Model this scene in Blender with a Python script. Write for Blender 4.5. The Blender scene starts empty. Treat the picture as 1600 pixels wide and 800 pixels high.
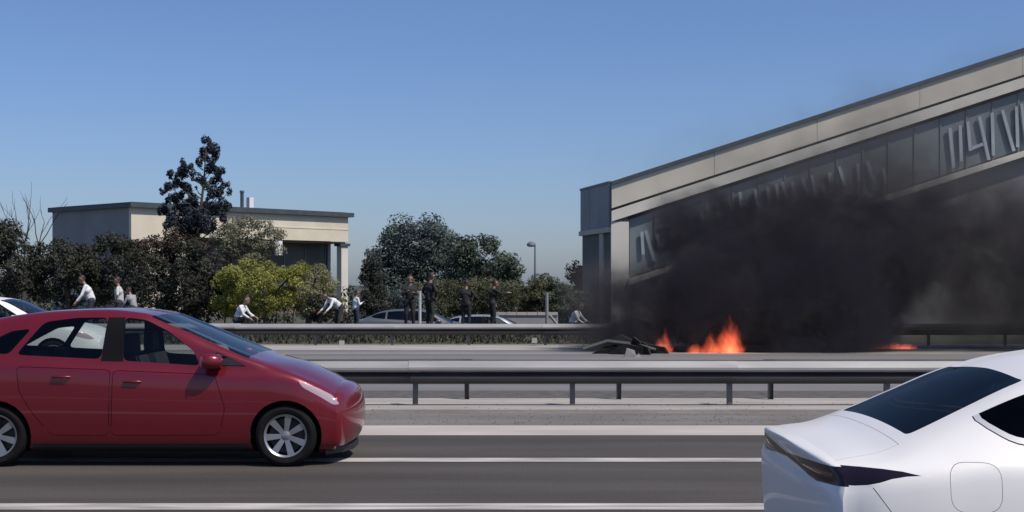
import bpy, bmesh, math, random
import numpy as np
from mathutils import Vector, Matrix, noise as mnoise

SC = bpy.context.scene
COL = SC.collection
rnd = random.Random(7)
nrs = np.random.RandomState(11)
R = math.radians

# ------------------------------------------------------------------ camera, sky, sun, exposure
F_PX, HZ, EYE = 2200.0, 445.0, 1.70          # focal length in 1600-px pixels, horizon row, eye height
cam_d = bpy.data.cameras.new('camera')
cam_d.sensor_width = 36.0
cam_d.lens = 36.0 * F_PX / 1600.0
cam_d.shift_y = (HZ - 400.0) / 1600.0
cam_d.clip_start = 0.1
cam_d.clip_end = 6000.0
cam = bpy.data.objects.new('camera', cam_d)
COL.objects.link(cam)
cam.location = (0, 0, EYE)
cam.rotation_euler = (R(90), 0, 0)
SC.camera = cam

SUN_DIR = Vector((0.68, -0.50, 1.22)).normalized()     # from the scene to the sun
world = bpy.data.worlds.new('World')
SC.world = world
world.use_nodes = True
wn = world.node_tree
wn.nodes.clear()
w_out = wn.nodes.new('ShaderNodeOutputWorld')
w_bg = wn.nodes.new('ShaderNodeBackground')
w_sky = wn.nodes.new('ShaderNodeTexSky')
w_sky.sky_type = 'NISHITA'
w_sky.sun_disc = False
w_sky.sun_elevation = math.asin(SUN_DIR.z)
w_sky.sun_rotation = math.atan2(SUN_DIR.x, SUN_DIR.y)
w_sky.altitude = 500
w_sky.air_density = 1.0
w_sky.dust_density = 1.3
w_sky.ozone_density = 9.0
w_wb = wn.nodes.new('ShaderNodeMix')                  # the phone's white balance
w_wb.data_type = 'RGBA'; w_wb.blend_type = 'MULTIPLY'
w_wb.inputs[0].default_value = 1.0
w_wb.inputs[7].default_value = (1.0, 0.95, 1.03, 1)
w_bg.inputs['Strength'].default_value = 0.136
wn.links.new(w_sky.outputs[0], w_wb.inputs[6])
wn.links.new(w_wb.outputs[2], w_bg.inputs[0])
wn.links.new(w_bg.outputs[0], w_out.inputs[0])

sun_d = bpy.data.lights.new('sun', 'SUN')
sun_d.energy = 5.0
sun_d.angle = R(0.53)
sun_d.color = (1.0, 0.935, 0.84)
sun = bpy.data.objects.new('sun', sun_d)
COL.objects.link(sun)
sun.rotation_euler = (-SUN_DIR).to_track_quat('-Z', 'Y').to_euler()
sun.location = (20, -20, 60)

SC.view_settings.view_transform = 'Standard'
SC.view_settings.look = 'None'
SC.view_settings.exposure = -0.35
SC.view_settings.gamma = 1.0
SC.view_settings.use_curve_mapping = False
SC.render.engine = 'CYCLES'
SC.cycles.use_denoising = True
SC.cycles.max_bounces = 8
SC.cycles.transparent_max_bounces = 16
SC.cycles.volume_bounces = 1
SC.cycles.volume_step_rate = 1.0
SC.cycles.volume_max_steps = 256
SC.render.filter_size = 4.2                   # a soft phone lens

# ------------------------------------------------------------------ helpers
def W(px, py, Y):
    """world point seen at pixel (px, py) of the 1600x800 photograph at distance Y"""
    return Vector(((px - 800.0) / F_PX * Y, Y, EYE - (py - HZ) / F_PX * Y))

def gy(py):
    """distance of level ground seen at row py"""
    return F_PX * EYE / (py - HZ)

def link(o, parent=None):
    COL.objects.link(o)
    if parent is not None:
        o.parent = parent
    return o

def tag(o, label=None, cat=None, group=None, kind=None):
    if label: o['label'] = label
    if cat: o['category'] = cat
    if group: o['group'] = group
    if kind: o['kind'] = kind
    return o

def empty(name, loc=(0, 0, 0), rz=0.0, parent=None):
    o = bpy.data.objects.new(name, None)
    o.empty_display_size = 0.2
    link(o, parent)
    o.location = loc
    o.rotation_euler = (0, 0, rz)
    return o

def obj(name, me, m=None, parent=None, smooth=None):
    if m is not None:
        for mm in (m if isinstance(m, (list, tuple)) else [m]):
            me.materials.append(mm)
    if smooth is not None:
        me.polygons.foreach_set('use_smooth', [True] * len(me.polygons))
        if smooth < 180:
            me.set_sharp_from_angle(angle=R(smooth))
    return link(bpy.data.objects.new(name, me), parent)

class MB:
    """collects simple shapes into one mesh"""
    def __init__(s): s.v, s.f, s.mi = [], [], []
    def add(s, vs, fs, mi=0):
        b = len(s.v); s.v += [tuple(v) for v in vs]
        s.f += [tuple(i + b for i in f) for f in fs]; s.mi += [mi] * len(fs); return s
    def box(s, x0, x1, y0, y1, z0, z1, mi=0):
        v = [(x0,y0,z0),(x1,y0,z0),(x1,y1,z0),(x0,y1,z0),(x0,y0,z1),(x1,y0,z1),(x1,y1,z1),(x0,y1,z1)]
        return s.add(v, [(0,3,2,1),(4,5,6,7),(0,1,5,4),(1,2,6,5),(2,3,7,6),(3,0,4,7)], mi)
    def quad(s, a, b, c, d, mi=0): return s.add([a, b, c, d], [(0,1,2,3)], mi)
    def prism(s, poly, n0, mi=0):
        """poly: list of 3D points, extruded by vector n0"""
        n = len(poly); n0 = Vector(n0)
        v = [Vector(p) for p in poly] + [Vector(p) + n0 for p in poly]
        f = [tuple(range(n))[::-1], tuple(range(n, 2*n))] + [(i, (i+1) % n, n+(i+1) % n, n+i) for i in range(n)]
        return s.add(v, f, mi)
    def bar(s, a, b, w, d=None, up=(0,0,1), mi=0):
        """rectangular bar from a to b"""
        a, b = Vector(a), Vector(b); d = d or w
        t = (b - a).normalized(); u = Vector(up)
        if abs(t.dot(u)) > 0.95: u = Vector((1, 0, 0))
        e = t.cross(u).normalized(); g = e.cross(t)
        v = []
        for p in (a, b):
            v += [p - e*w/2 - g*d/2, p + e*w/2 - g*d/2, p + e*w/2 + g*d/2, p - e*w/2 + g*d/2]
        return s.add(v, [(0,3,2,1),(4,5,6,7),(0,1,5,4),(1,2,6,5),(2,3,7,6),(3,0,4,7)], mi)
    def tube(s, pts, rad, n=8, mi=0, cap=True):
        pts = [Vector(p) for p in pts]; rad = rad if isinstance(rad, (list, tuple)) else [rad]*len(pts)
        vs, fs = [], []
        for i, p in enumerate(pts):
            t = (pts[min(i+1, len(pts)-1)] - pts[max(i-1, 0)]).normalized()
            u = Vector((0,0,1)) if abs(t.z) < 0.9 else Vector((1,0,0))
            e = t.cross(u).normalized(); g = e.cross(t)
            for k in range(n):
                a = 2*math.pi*k/n
                vs.append(p + (e*math.cos(a) + g*math.sin(a))*rad[i])
        for i in range(len(pts)-1):
            for k in range(n):
                fs.append((i*n+k, i*n+(k+1) % n, (i+1)*n+(k+1) % n, (i+1)*n+k))
        if cap:
            fs.append(tuple(range(n))[::-1]); fs.append(tuple((len(pts)-1)*n+k for k in range(n)))
        return s.add(vs, fs, mi)
    def lathe(s, prof, n=32, axis='y', mi=0, closed=False):
        vs, fs = [], []
        for r, h in prof:
            for k in range(n):
                a = 2*math.pi*k/n; c, d = r*math.cos(a), r*math.sin(a)
                vs.append((c, h, d) if axis == 'y' else (c, d, h))
        m = len(prof)
        for i in range(m if closed else m-1):
            j = (i+1) % m
            for k in range(n):
                fs.append((i*n+k, i*n+(k+1) % n, j*n+(k+1) % n, j*n+k))
        return s.add(vs, fs, mi)
    def mesh(s, name):
        me = bpy.data.meshes.new(name)
        me.from_pydata(s.v, [], s.f)
        me.polygons.foreach_set('material_index', s.mi)
        bm = bmesh.new(); bm.from_mesh(me); bmesh.ops.recalc_face_normals(bm, faces=bm.faces[:]); bm.to_mesh(me); bm.free()
        return me
    def build(s, name, m, parent=None, smooth=None):
        return obj(name, s.mesh(name), m, parent, smooth)

# ------------------------------------------------------------------ materials
def mat(name, col, rough=0.6, metal=0.0, var=0.0, scale=4.0, bump=0.0, bscale=60.0, coat=0.0, spec=0.5, stretch=None, detail=4.0, col2=None):
    m = bpy.data.materials.new(name); m.use_nodes = True
    nt = m.node_tree; b = nt.nodes['Principled BSDF']
    b.inputs['Base Color'].default_value = (*col, 1)
    b.inputs['Roughness'].default_value = rough
    b.inputs['Metallic'].default_value = metal
    b.inputs['Coat Weight'].default_value = coat
    b.inputs['Coat Roughness'].default_value = 0.04
    b.inputs['Specular IOR Level'].default_value = spec
    if var or bump or col2:
        tc = nt.nodes.new('ShaderNodeTexCoord'); mp = nt.nodes.new('ShaderNodeMapping')
        nt.links.new(tc.outputs['Object'], mp.inputs['Vector'])
        if stretch: mp.inputs['Scale'].default_value = stretch
    if var or col2:
        nz = nt.nodes.new('ShaderNodeTexNoise'); nz.inputs['Scale'].default_value = scale; nz.inputs['Detail'].default_value = detail
        nt.links.new(mp.outputs[0], nz.inputs['Vector'])
        cr = nt.nodes.new('ShaderNodeValToRGB')
        cr.color_ramp.elements[0].position = 0.3; cr.color_ramp.elements[1].position = 0.72
        c2 = col2 or tuple(min(1, c*(1+var)) for c in col)
        cr.color_ramp.elements[0].color = (*[c*(1-var) for c in col], 1)
        cr.color_ramp.elements[1].color = (*c2, 1)
        nt.links.new(nz.outputs['Fac'], cr.inputs[0]); nt.links.new(cr.outputs[0], b.inputs['Base Color'])
    if bump:
        n2 = nt.nodes.new('ShaderNodeTexNoise'); n2.inputs['Scale'].default_value = bscale; n2.inputs['Detail'].default_value = 3
        nt.links.new(mp.outputs[0], n2.inputs['Vector'])
        bp = nt.nodes.new('ShaderNodeBump'); bp.inputs['Strength'].default_value = bump; bp.inputs['Distance'].default_value = 0.02
        nt.links.new(n2.outputs['Fac'], bp.inputs['Height']); nt.links.new(bp.outputs[0], b.inputs['Normal'])
    return m

def glass(name, tint, gloss=1.0, rough=0.02):
    m = bpy.data.materials.new(name); m.use_nodes = True
    nt = m.node_tree; nt.nodes.clear()
    o = nt.nodes.new('ShaderNodeOutputMaterial'); mx = nt.nodes.new('ShaderNodeMixShader')
    tr = nt.nodes.new('ShaderNodeBsdfTransparent'); tr.inputs[0].default_value = (*tint, 1)
    gl = nt.nodes.new('ShaderNodeBsdfGlossy'); gl.inputs['Roughness'].default_value = rough; gl.inputs[0].default_value = (gloss, gloss, gloss, 1)
    fr = nt.nodes.new('ShaderNodeFresnel'); fr.inputs[0].default_value = 1.5
    nt.links.new(fr.outputs[0], mx.inputs[0]); nt.links.new(tr.outputs[0], mx.inputs[1]); nt.links.new(gl.outputs[0], mx.inputs[2])
    nt.links.new(mx.outputs[0], o.inputs[0])
    return m

def leaf_mat(name, c1, c2, trans=0.25):
    m = bpy.data.materials.new(name); m.use_nodes = True
    nt = m.node_tree; b = nt.nodes['Principled BSDF']
    at = nt.nodes.new('ShaderNodeAttribute'); at.attribute_name = 'shade'
    cr = nt.nodes.new('ShaderNodeValToRGB')
    cr.color_ramp.elements[0].color = (*c1, 1); cr.color_ramp.elements[1].color = (*c2, 1)
    nt.links.new(at.outputs['Fac'], cr.inputs[0]); nt.links.new(cr.outputs[0], b.inputs['Base Color'])
    b.inputs['Roughness'].default_value = 0.6
    b.inputs['Specular IOR Level'].default_value = 0.25
    o = nt.nodes['Material Output']; mx = nt.nodes.new('ShaderNodeMixShader'); mx.inputs[0].default_value = trans
    tl = nt.nodes.new('ShaderNodeBsdfTranslucent'); nt.links.new(cr.outputs[0], tl.inputs[0])
    nt.links.new(b.outputs[0], mx.inputs[1]); nt.links.new(tl.outputs[0], mx.inputs[2]); nt.links.new(mx.outputs[0], o.inputs[0])
    return m

M = {}
def asphalt_mat():
    m = mat('asphalt', (0.066, 0.0565, 0.0485), 0.85, var=0.26, scale=0.9, bump=0.45, bscale=110, stretch=(0.25, 1.6, 1), detail=8)
    nt = m.node_tree; b = nt.nodes['Principled BSDF']; N, L = nt.nodes.new, nt.links.new
    src = b.inputs['Base Color'].links[0].from_socket
    tc = N('ShaderNodeTexCoord'); sp = N('ShaderNodeSeparateXYZ'); L(tc.outputs['Object'], sp.inputs[0])
    # polished wheel paths along each lane
    w = N('ShaderNodeMath'); w.operation = 'MULTIPLY'; w.inputs[1].default_value = 2*math.pi/1.45; L(sp.outputs[1], w.inputs[0])
    c = N('ShaderNodeMath'); c.operation = 'COSINE'; L(w.outputs[0], c.inputs[0])
    mr = N('ShaderNodeMapRange'); mr.inputs[1].default_value = -1; mr.inputs[2].default_value = 1; mr.inputs[3].default_value = .90; mr.inputs[4].default_value = 1.09; L(c.outputs[0], mr.inputs[0])
    # stone speckle and a few darker repair patches
    g = N('ShaderNodeTexNoise'); g.inputs['Scale'].default_value = 45; g.inputs['Detail'].default_value = 2; L(tc.outputs['Object'], g.inputs['Vector'])
    gr = N('ShaderNodeMapRange'); gr.inputs[1].default_value = .3; gr.inputs[2].default_value = .7; gr.inputs[3].default_value = .78; gr.inputs[4].default_value = 1.22; L(g.outputs['Fac'], gr.inputs[0])
    mp = N('ShaderNodeMapping'); mp.inputs['Scale'].default_value = (.12, .45, 1); L(tc.outputs['Object'], mp.inputs[0])
    p = N('ShaderNodeTexVoronoi'); p.distance = 'CHEBYCHEV'; p.inputs['Scale'].default_value = 1.0; L(mp.outputs[0], p.inputs['Vector'])
    ps = N('ShaderNodeSeparateColor'); L(p.outputs['Color'], ps.inputs[0])
    pr = N('ShaderNodeMapRange'); pr.inputs[1].default_value = .0; pr.inputs[2].default_value = 1; pr.inputs[3].default_value = .90; pr.inputs[4].default_value = 1.10; L(ps.outputs[0], pr.inputs[0])
    a1 = N('ShaderNodeMath'); a1.operation = 'MULTIPLY'; L(mr.outputs[0], a1.inputs[0]); L(gr.outputs[0], a1.inputs[1])
    a2 = N('ShaderNodeMath'); a2.operation = 'MULTIPLY'; L(a1.outputs[0], a2.inputs[0]); L(pr.outputs[0], a2.inputs[1])
    vm = N('ShaderNodeVectorMath'); vm.operation = 'SCALE'; L(src, vm.inputs[0]); L(a2.outputs[0], vm.inputs['Scale'])
    L(vm.outputs[0], b.inputs['Base Color'])
    return m
M['asphalt'] = asphalt_mat()
M['asphalt_far'] = mat('asphalt_far', (0.17, 0.16, 0.155), 0.85, var=0.2, scale=0.7, stretch=(0.15, 1.5, 1), detail=6)
M['shoulder'] = mat('shoulder', (0.165, 0.150, 0.138), 0.9, var=0.25, scale=1.2, bump=0.3, bscale=70, stretch=(0.3, 1.5, 1), detail=8)
M['concrete'] = mat('concrete', (0.36, 0.33, 0.295), 0.9, var=0.22, scale=1.6, bump=0.25, bscale=40, stretch=(0.35, 1.2, 1), detail=8)
M['concrete_pale'] = mat('concrete_pale', (0.45, 0.405, 0.36), 0.9, var=0.2, scale=1.4, bump=0.2, bscale=40, stretch=(0.3, 1.2, 1), detail=8)
M['line_paint'] = mat('line_paint', (0.44, 0.405, 0.37), 0.7, var=0.5, scale=4, stretch=(0.3, 3, 1), detail=8)
M['gravel'] = mat('gravel', (0.10, 0.093, 0.086), 0.95, var=0.35, scale=5, bump=0.6, bscale=35, detail=8)
M['soil'] = mat('soil', (0.075, 0.068, 0.05), 0.95, var=0.35, scale=0.6, bump=0.4, bscale=20, detail=8, col2=(0.07, 0.08, 0.045))
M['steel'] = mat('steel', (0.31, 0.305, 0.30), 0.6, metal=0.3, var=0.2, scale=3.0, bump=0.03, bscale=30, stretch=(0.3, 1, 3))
M['steel_shade_tone'] = mat('steel_shade_tone', (0.040, 0.038, 0.040), 0.6, metal=0.2, var=0.35, scale=3.0, bump=0.05, bscale=30, stretch=(0.3, 1, 3))  # shade on the rail's lower half, painted in as darker steel
M['steel_dull'] = mat('steel_dull', (0.14, 0.14, 0.145), 0.55, metal=0.5, var=0.3, scale=4.0, bump=0.05, bscale=30)
M['plastic'] = mat('plastic', (0.018, 0.018, 0.02), 0.55, var=0.2, scale=12)
M['trim'] = mat('trim', (0.008, 0.008, 0.009), 0.7, spec=0.08)
M['interior'] = mat('interior', (0.035, 0.035, 0.038), 0.8, var=0.2, scale=8)
M['rubber'] = mat('rubber', (0.010, 0.010, 0.011), 0.9, spec=0.2, var=0.3, scale=10, bump=0.2, bscale=50)
M['alloy'] = mat('alloy', (0.36, 0.36, 0.37), 0.36, metal=0.7, var=0.1, scale=8)
M['brake'] = mat('brake', (0.05, 0.05, 0.052), 0.6, metal=0.4)
M['chrome'] = mat('chrome', (0.75, 0.75, 0.77), 0.14, metal=1.0)
M['satin'] = mat('satin_trim', (0.72, 0.71, 0.70), 0.4, metal=0.3)
M['pane_grey'] = mat('pane_grey', (0.105, 0.10, 0.09), 0.35, var=0.3, scale=0.4)
M['paint_grey'] = mat('grey_paint', (0.12, 0.125, 0.135), 0.35, metal=0.3, coat=0.5)
M['red'] = mat('red_paint', (0.168, 0.0065, 0.0155), 0.34, metal=0.25, coat=0.8, var=0.1, scale=1.5)
M['white'] = mat('white_paint', (0.86, 0.83, 0.785), 0.38, coat=0.25, var=0.03, scale=1.2)
M['silver'] = mat('silver_paint', (0.42, 0.43, 0.45), 0.34, metal=0.5, coat=0.6)
M['charred'] = mat('charred', (0.014, 0.012, 0.011), 0.9, var=0.6, scale=5, bump=0.8, bscale=12)
M['glass_dark'] = glass('glass_dark', (0.16, 0.18, 0.19))
M['glass_tint'] = glass('glass_tint', (0.66, 0.71, 0.70), 0.6)
M['glass_black'] = glass('glass_black', (0.05, 0.05, 0.052), 0.3)
M['lamp_clear'] = mat('lamp_clear', (0.50, 0.36, 0.36), 0.15, metal=0.2, coat=1.0)
M['lamp_smoke'] = mat('lamp_smoke', (0.012, 0.008, 0.016), 0.3, coat=0.15, spec=0.3)
M['lamp_red'] = mat('lamp_red', (0.06, 0.006, 0.010), 0.15, coat=0.8)
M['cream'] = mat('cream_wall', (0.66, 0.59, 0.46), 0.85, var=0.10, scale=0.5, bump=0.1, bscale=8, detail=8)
M['cream_grey'] = mat('cream_grey', (0.60, 0.55, 0.45), 0.85, var=0.14, scale=0.35, bump=0.1, bscale=8, detail=8)
M['cream_light'] = mat('cream_light', (0.66, 0.62, 0.53), 0.8, var=0.10, scale=0.4, detail=8)
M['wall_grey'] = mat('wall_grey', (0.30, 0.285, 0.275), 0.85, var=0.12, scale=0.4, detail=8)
M['slate'] = mat('slate_panel', (0.25, 0.255, 0.255), 0.6, var=0.15, scale=0.5, detail=6)
M['green_grey'] = mat('green_grey', (0.13, 0.145, 0.125), 0.75, var=0.2, scale=0.5, detail=6)
M['cap'] = mat('roof_cap', (0.07, 0.085, 0.095), 0.5, metal=0.2, var=0.15, scale=2)
M['dark_joint'] = mat('dark_joint', (0.03, 0.03, 0.028), 0.8)
M['wall_dark'] = mat('wall_dark', (0.25, 0.24, 0.225), 0.8, var=0.2, scale=0.5)
M['pane'] = mat('window_pane', (0.165, 0.19, 0.195), 0.3, spec=0.5, var=0.3, scale=0.25)
M['mullion'] = mat('mullion', (0.15, 0.17, 0.17), 0.5)
M['brace'] = mat('brace', (0.36, 0.40, 0.42), 0.5, var=0.12, scale=1.0)
M['soffit'] = mat('soffit', (0.20, 0.15, 0.115), 0.8, var=0.15, scale=1)
M['bark'] = mat('bark', (0.075, 0.06, 0.05), 0.9, var=0.35, scale=3, bump=0.5, bscale=15)
M['reflector'] = mat('reflector', (0.42, 0.41, 0.40), 0.4)
M['white_sign'] = mat('white_sign', (0.75, 0.75, 0.74), 0.5)
M['pole'] = mat('pole', (0.22, 0.24, 0.27), 0.5, metal=0.4)
M['pole_white'] = mat('pole_white', (0.55, 0.54, 0.52), 0.5, var=0.1, scale=5)
M['post_grey'] = mat('post_grey', (0.24, 0.235, 0.22), 0.7, var=0.15, scale=5)
M['panel_grey'] = mat('panel_grey', (0.055, 0.060, 0.056), 0.6, var=0.3, scale=3)
# ------------------------------------------------------------------ ground and roads
def strip(name, y0, y1, z, m, x0=-140, x1=140, parent=None, nx=1):
    b = MB()
    for i in range(nx):
        a, c = x0 + (x1-x0)*i/nx, x0 + (x1-x0)*(i+1)/nx
        b.quad((a, y0, z), (c, y0, z), (c, y1, z), (a, y1, z))
    return b.build(name, m, parent)

rows = [(-300, -0.03), (40.2, -0.03), (41.6, 0.25), (45.0, 0.25), (47.6, -0.55), (140, -0.55), (4000, -0.55)]
g = MB()
for (ya, za), (yb, zb) in zip(rows[:-1], rows[1:]):
    g.quad((-3000, ya, za), (3000, ya, za), (3000, yb, zb), (-3000, yb, zb))
tag(g.build('ground', M['soil']), kind='structure')

road = tag(strip('road', -9, 15.9, 0.0, M['asphalt']), kind='structure')
for py, wpx in ((719, 6), (792, 10)):
    strip('lane_line', gy(py + wpx/2), gy(py - wpx/2), 0.004, M['line_paint'], parent=road)
strip('lane_line', 7.4, 7.7, 0.004, M['line_paint'], parent=road)
tag(strip('concrete_path', 15.9, 17.0, 0.002, M['concrete_pale']), kind='structure')
tag(strip('road_shoulder_surface', 17.0, 18.62, 0.0, M['shoulder']), kind='structure')
k = MB(); k.box(-140, 140, 18.62, 20.55, -0.03, 0.05)
tag(k.build('kerb', M['concrete']), kind='structure')
tag(strip('ground', 20.55, 22.6, 0.0, M['gravel']), kind='structure')
froad = tag(strip('road', 22.6, 36.6, 0.0, M['asphalt_far']), kind='structure')
for y in (27.2, 30.8, 34.8):
    strip('lane_line', y, y + 0.28, 0.004, M['line_paint'], parent=froad)
tag(strip('pavement', 36.6, 40.0, 0.003, M['concrete']), kind='structure')
# a thin pebbly litter of grit along the rail foot
lit = MB()
for i in range(1500):
    x, y = rnd.uniform(-10, 10), 17.1 + abs(rnd.gauss(0, 1)) * 1.3
    z0 = 0.05 if 18.62 < y < 20.55 else 0.002
    if y > 22: continue
    s = rnd.uniform(0.004, 0.011)
    lit.add([(x-s, y-s*.7, z0), (x+s, y-s, z0), (x+s*.8, y+s, z0), (x-s, y+s*.8, z0), (x+s*.1, y, z0+s)],
            [(0,1,4),(1,2,4),(2,3,4),(3,0,4)])
tag(lit.build('gravel', M['gravel']), 'loose grey grit scattered along the foot of the median rail', 'gravel', kind='stuff')

# ------------------------------------------------------------------ guard rails
BEAM = [(0.0, .612), (.030, .606), (.098, .525), (.100, .495), (.085, .475), (.010, .458)]       # pale upper beam
SHADE_HALF = [(.004, .452), (.012, .440), (.058, .405), (.062, .375), (.058, .345), (.012, .306), (0.0, .296)]   # lower half of the same rail, its shade put into a near-black colour
def rail_mesh(length, PROF, name):
    b = MB(); t = 0.006; n = len(PROF)
    inner = [(d - t, z) for d, z in PROF]
    loop = PROF + inner[::-1]
    vs = [(-length/2, -d, z) for d, z in loop] + [(length/2, -d, z) for d, z in loop]
    m = len(loop)
    fs = [(i, (i+1) % m, m + (i+1) % m, m + i) for i in range(m)]
    for i in range(n-1):
        fs.append((i, i+1, m-2-i, m-1-i)); fs.append((m+i, m+m-1-i, m+m-2-i, m+i+1))
    b.add(vs, fs)
    return b.mesh(name)
def post_mesh():
    b = MB()
    b.box(-.035, .035, .07, .075, -0.02, .60); b.box(-.035, -.029, .075, .16, -0.02, .60); b.box(.029, .035, .075, .16, -0.02, .60)
    b.box(-.05, .05, .002, .068, .40, .52)
    return b.mesh('post')
RAIL_ME, POST_ME = {}, post_mesh()
POST_ME.materials.append(M['steel_dull'])
def guardrail(Y, x_post, spacing, x0, x1, face, label, z=0.0, reflectors=()):
    root = empty('guardrail', (0, Y, z))
    tag(root, label, 'guardrail')
    L = spacing*2
    if L not in RAIL_ME:
        RAIL_ME[L] = (rail_mesh(L + 0.16, BEAM, 'rail_beam'), rail_mesh(L + 0.12, SHADE_HALF, 'rail_shade_half'))
        RAIL_ME[L][0].materials.append(M['steel']); RAIL_ME[L][1].materials.append(M['steel_shade_tone'])
    n0 = math.ceil((x0 - x_post)/spacing); n1 = math.floor((x1 - x_post)/spacing)
    for i in range(n0, n1 + 1):
        o = link(bpy.data.objects.new('post', POST_ME), root)
        o.location = (x_post + i*spacing, 0, 0)
        o.rotation_euler = (rnd.uniform(-.012, .012), rnd.uniform(-.012, .012), math.pi if face > 0 else 0)
        if i % 2 == 0 and i < n1:
            for nm, me in zip(('rail_beam', 'rail_shade_half'), RAIL_ME[L]):
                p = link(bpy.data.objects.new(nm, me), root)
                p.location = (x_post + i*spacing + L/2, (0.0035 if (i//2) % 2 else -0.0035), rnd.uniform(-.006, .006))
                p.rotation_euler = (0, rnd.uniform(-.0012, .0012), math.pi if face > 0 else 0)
    for x, zz in reflectors:
        b = MB(); b.box(x-.07, x+.07, -.16, -.11, zz-.07, zz+.07); b.box(x-.02, x+.02, -.11, .0, zz-.03, zz+.03)
        b.build('reflector', M['reflector'], root)
    return root
guardrail(19.2, (648-800)/F_PX*19.2, 2.155, -19, 19, -1, 'galvanised guardrail along the near edge of the median, just beyond the lanes', z=0.05)
guardrail(20.42, (730-800)/F_PX*20.42, 2.19, -19, 19, 1, 'galvanised guardrail on the far edge of the median, its back showing behind the nearer rail')
guardrail(39.4, (372-800)/F_PX*39.4, 2.15, -34, 34, -1, 'distant guardrail beyond the far carriageway, in front of the bystanders and trees',
          reflectors=(((835-800)/F_PX*39.4, 1.7-(532-HZ)/F_PX*39.3), ((955-800)/F_PX*39.4, 1.7-(524-HZ)/F_PX*39.3), ((535-800)/F_PX*39.4, 1.7-(536-HZ)/F_PX*39.3)))

# ------------------------------------------------------------------ flat-roofed pale building (left)
def pale_building():
    c = Vector(((205-800)/F_PX*100, 100, -0.55))
    u = Vector((13.7, 15.0, 0)); L = u.length; u.normalize()
    v = Vector((-u.y, u.x, 0))                      # along the shaded side, away from the camera
    D, Hh = 10.8, 1.7 + 129/F_PX*100 + 0.55
    root = empty('pale_building', c, math.atan2(u.y, u.x))
    tag(root, 'flat-roofed cream building with a dark roof edge, behind the dark shrubs and yellow-green bush', 'building')
    # local axes: x along the lit front, y into the depth, z up
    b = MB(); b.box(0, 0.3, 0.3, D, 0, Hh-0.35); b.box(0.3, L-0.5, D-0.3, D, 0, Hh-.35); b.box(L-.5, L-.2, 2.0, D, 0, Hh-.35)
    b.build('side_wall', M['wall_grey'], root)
    b = MB(); b.box(0, 4.6, 0, 0.3, 0, Hh-.35); b.build('front_wall', M['cream'], root)
    b = MB(); b.box(4.6, L-0.05, 0.0, 0.3, Hh-2.35, Hh-.35); b.build('fascia', M['cream'], root)
    b = MB(); b.box(4.6, L-0.1, 0.3, 2.2, Hh-2.5, Hh-2.38); b.build('soffit', M['soffit'], root)
    b = MB(); b.box(L-.75, L-.05, 0.02, .6, 0, Hh-2.5); b.build('column', M['cream_light'], root)
    b = MB(); b.box(L-.95, L+.10, -.1, .7, Hh-2.72, Hh-2.5); b.build('column_capital', M['cap'], root)
    r = MB(); r.box(-.25, L+.3, -.35, D+.25, Hh-.35, Hh); r.box(.15, L-.2, .1, D-.2, Hh, Hh+.05)
    rf = r.build('roof', M['cap'], root)
    x = 180/ (545-205) * L
    b = MB(); b.tube([(x*.98, 1.2, Hh), (x*.98, 1.2, Hh+1.25)], .14, 10); b.tube([(x*.98, 1.2, Hh+1.25), (x*.98, 1.2, Hh+1.4)], [.2, .17], 10)
    b.build('flue', M['cap'], rf)
    b = MB(); b.box(x+.35, x+.75, 1.0, 1.4, Hh, Hh+.9); b.build('roof_vent', M['white_sign'], rf)
    # glazed shop front set back under the fascia: panes and frames
    x0, x1, n = 4.65, L-.8, 7
    wpane = (x1-x0)/n
    b = MB(); b.box(4.6, L-.5, 1.9, 2.1, 0, .9); b.build('plinth', M['soffit'], root)
    for i in range(n):
        for (z0, z1) in ((.95, 3.3), (3.4, Hh-2.55)):
            p = MB(); p.box(x0+i*wpane+.06, x0+(i+1)*wpane-.06, 1.98, 2.02, z0, z1); w = p.build('window', M['pane_grey'], root)
            q = MB()
            a0, a1 = x0+i*wpane, x0+(i+1)*wpane
            q.box(a0, a0+.055, 1.93, 2.05, z0-.05, z1+.05); q.box(a1-.055, a1, 1.93, 2.05, z0-.05, z1+.05)
            q.box(a0+.055, a1-.055, 1.93, 2.05, z0-.05, z0-.002); q.box(a0+.055, a1-.055, 1.93, 2.05, z1+.002, z1+.05)
            q.build('frame', M['mullion'], w)
    b = MB(); b.box(x+1.95, x+2.65, -.14, -.02, Hh-3.55, Hh-2.25); b.build('wall_sign', M['white_sign'], root)
    b = MB()
    for zz in (Hh-1.35,): b.box(4.6, L-.05, -.03, -.002, zz-.05, zz+.05)
    b.build('fascia_joint', M['cream_light'], root)
pale_building()

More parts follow.
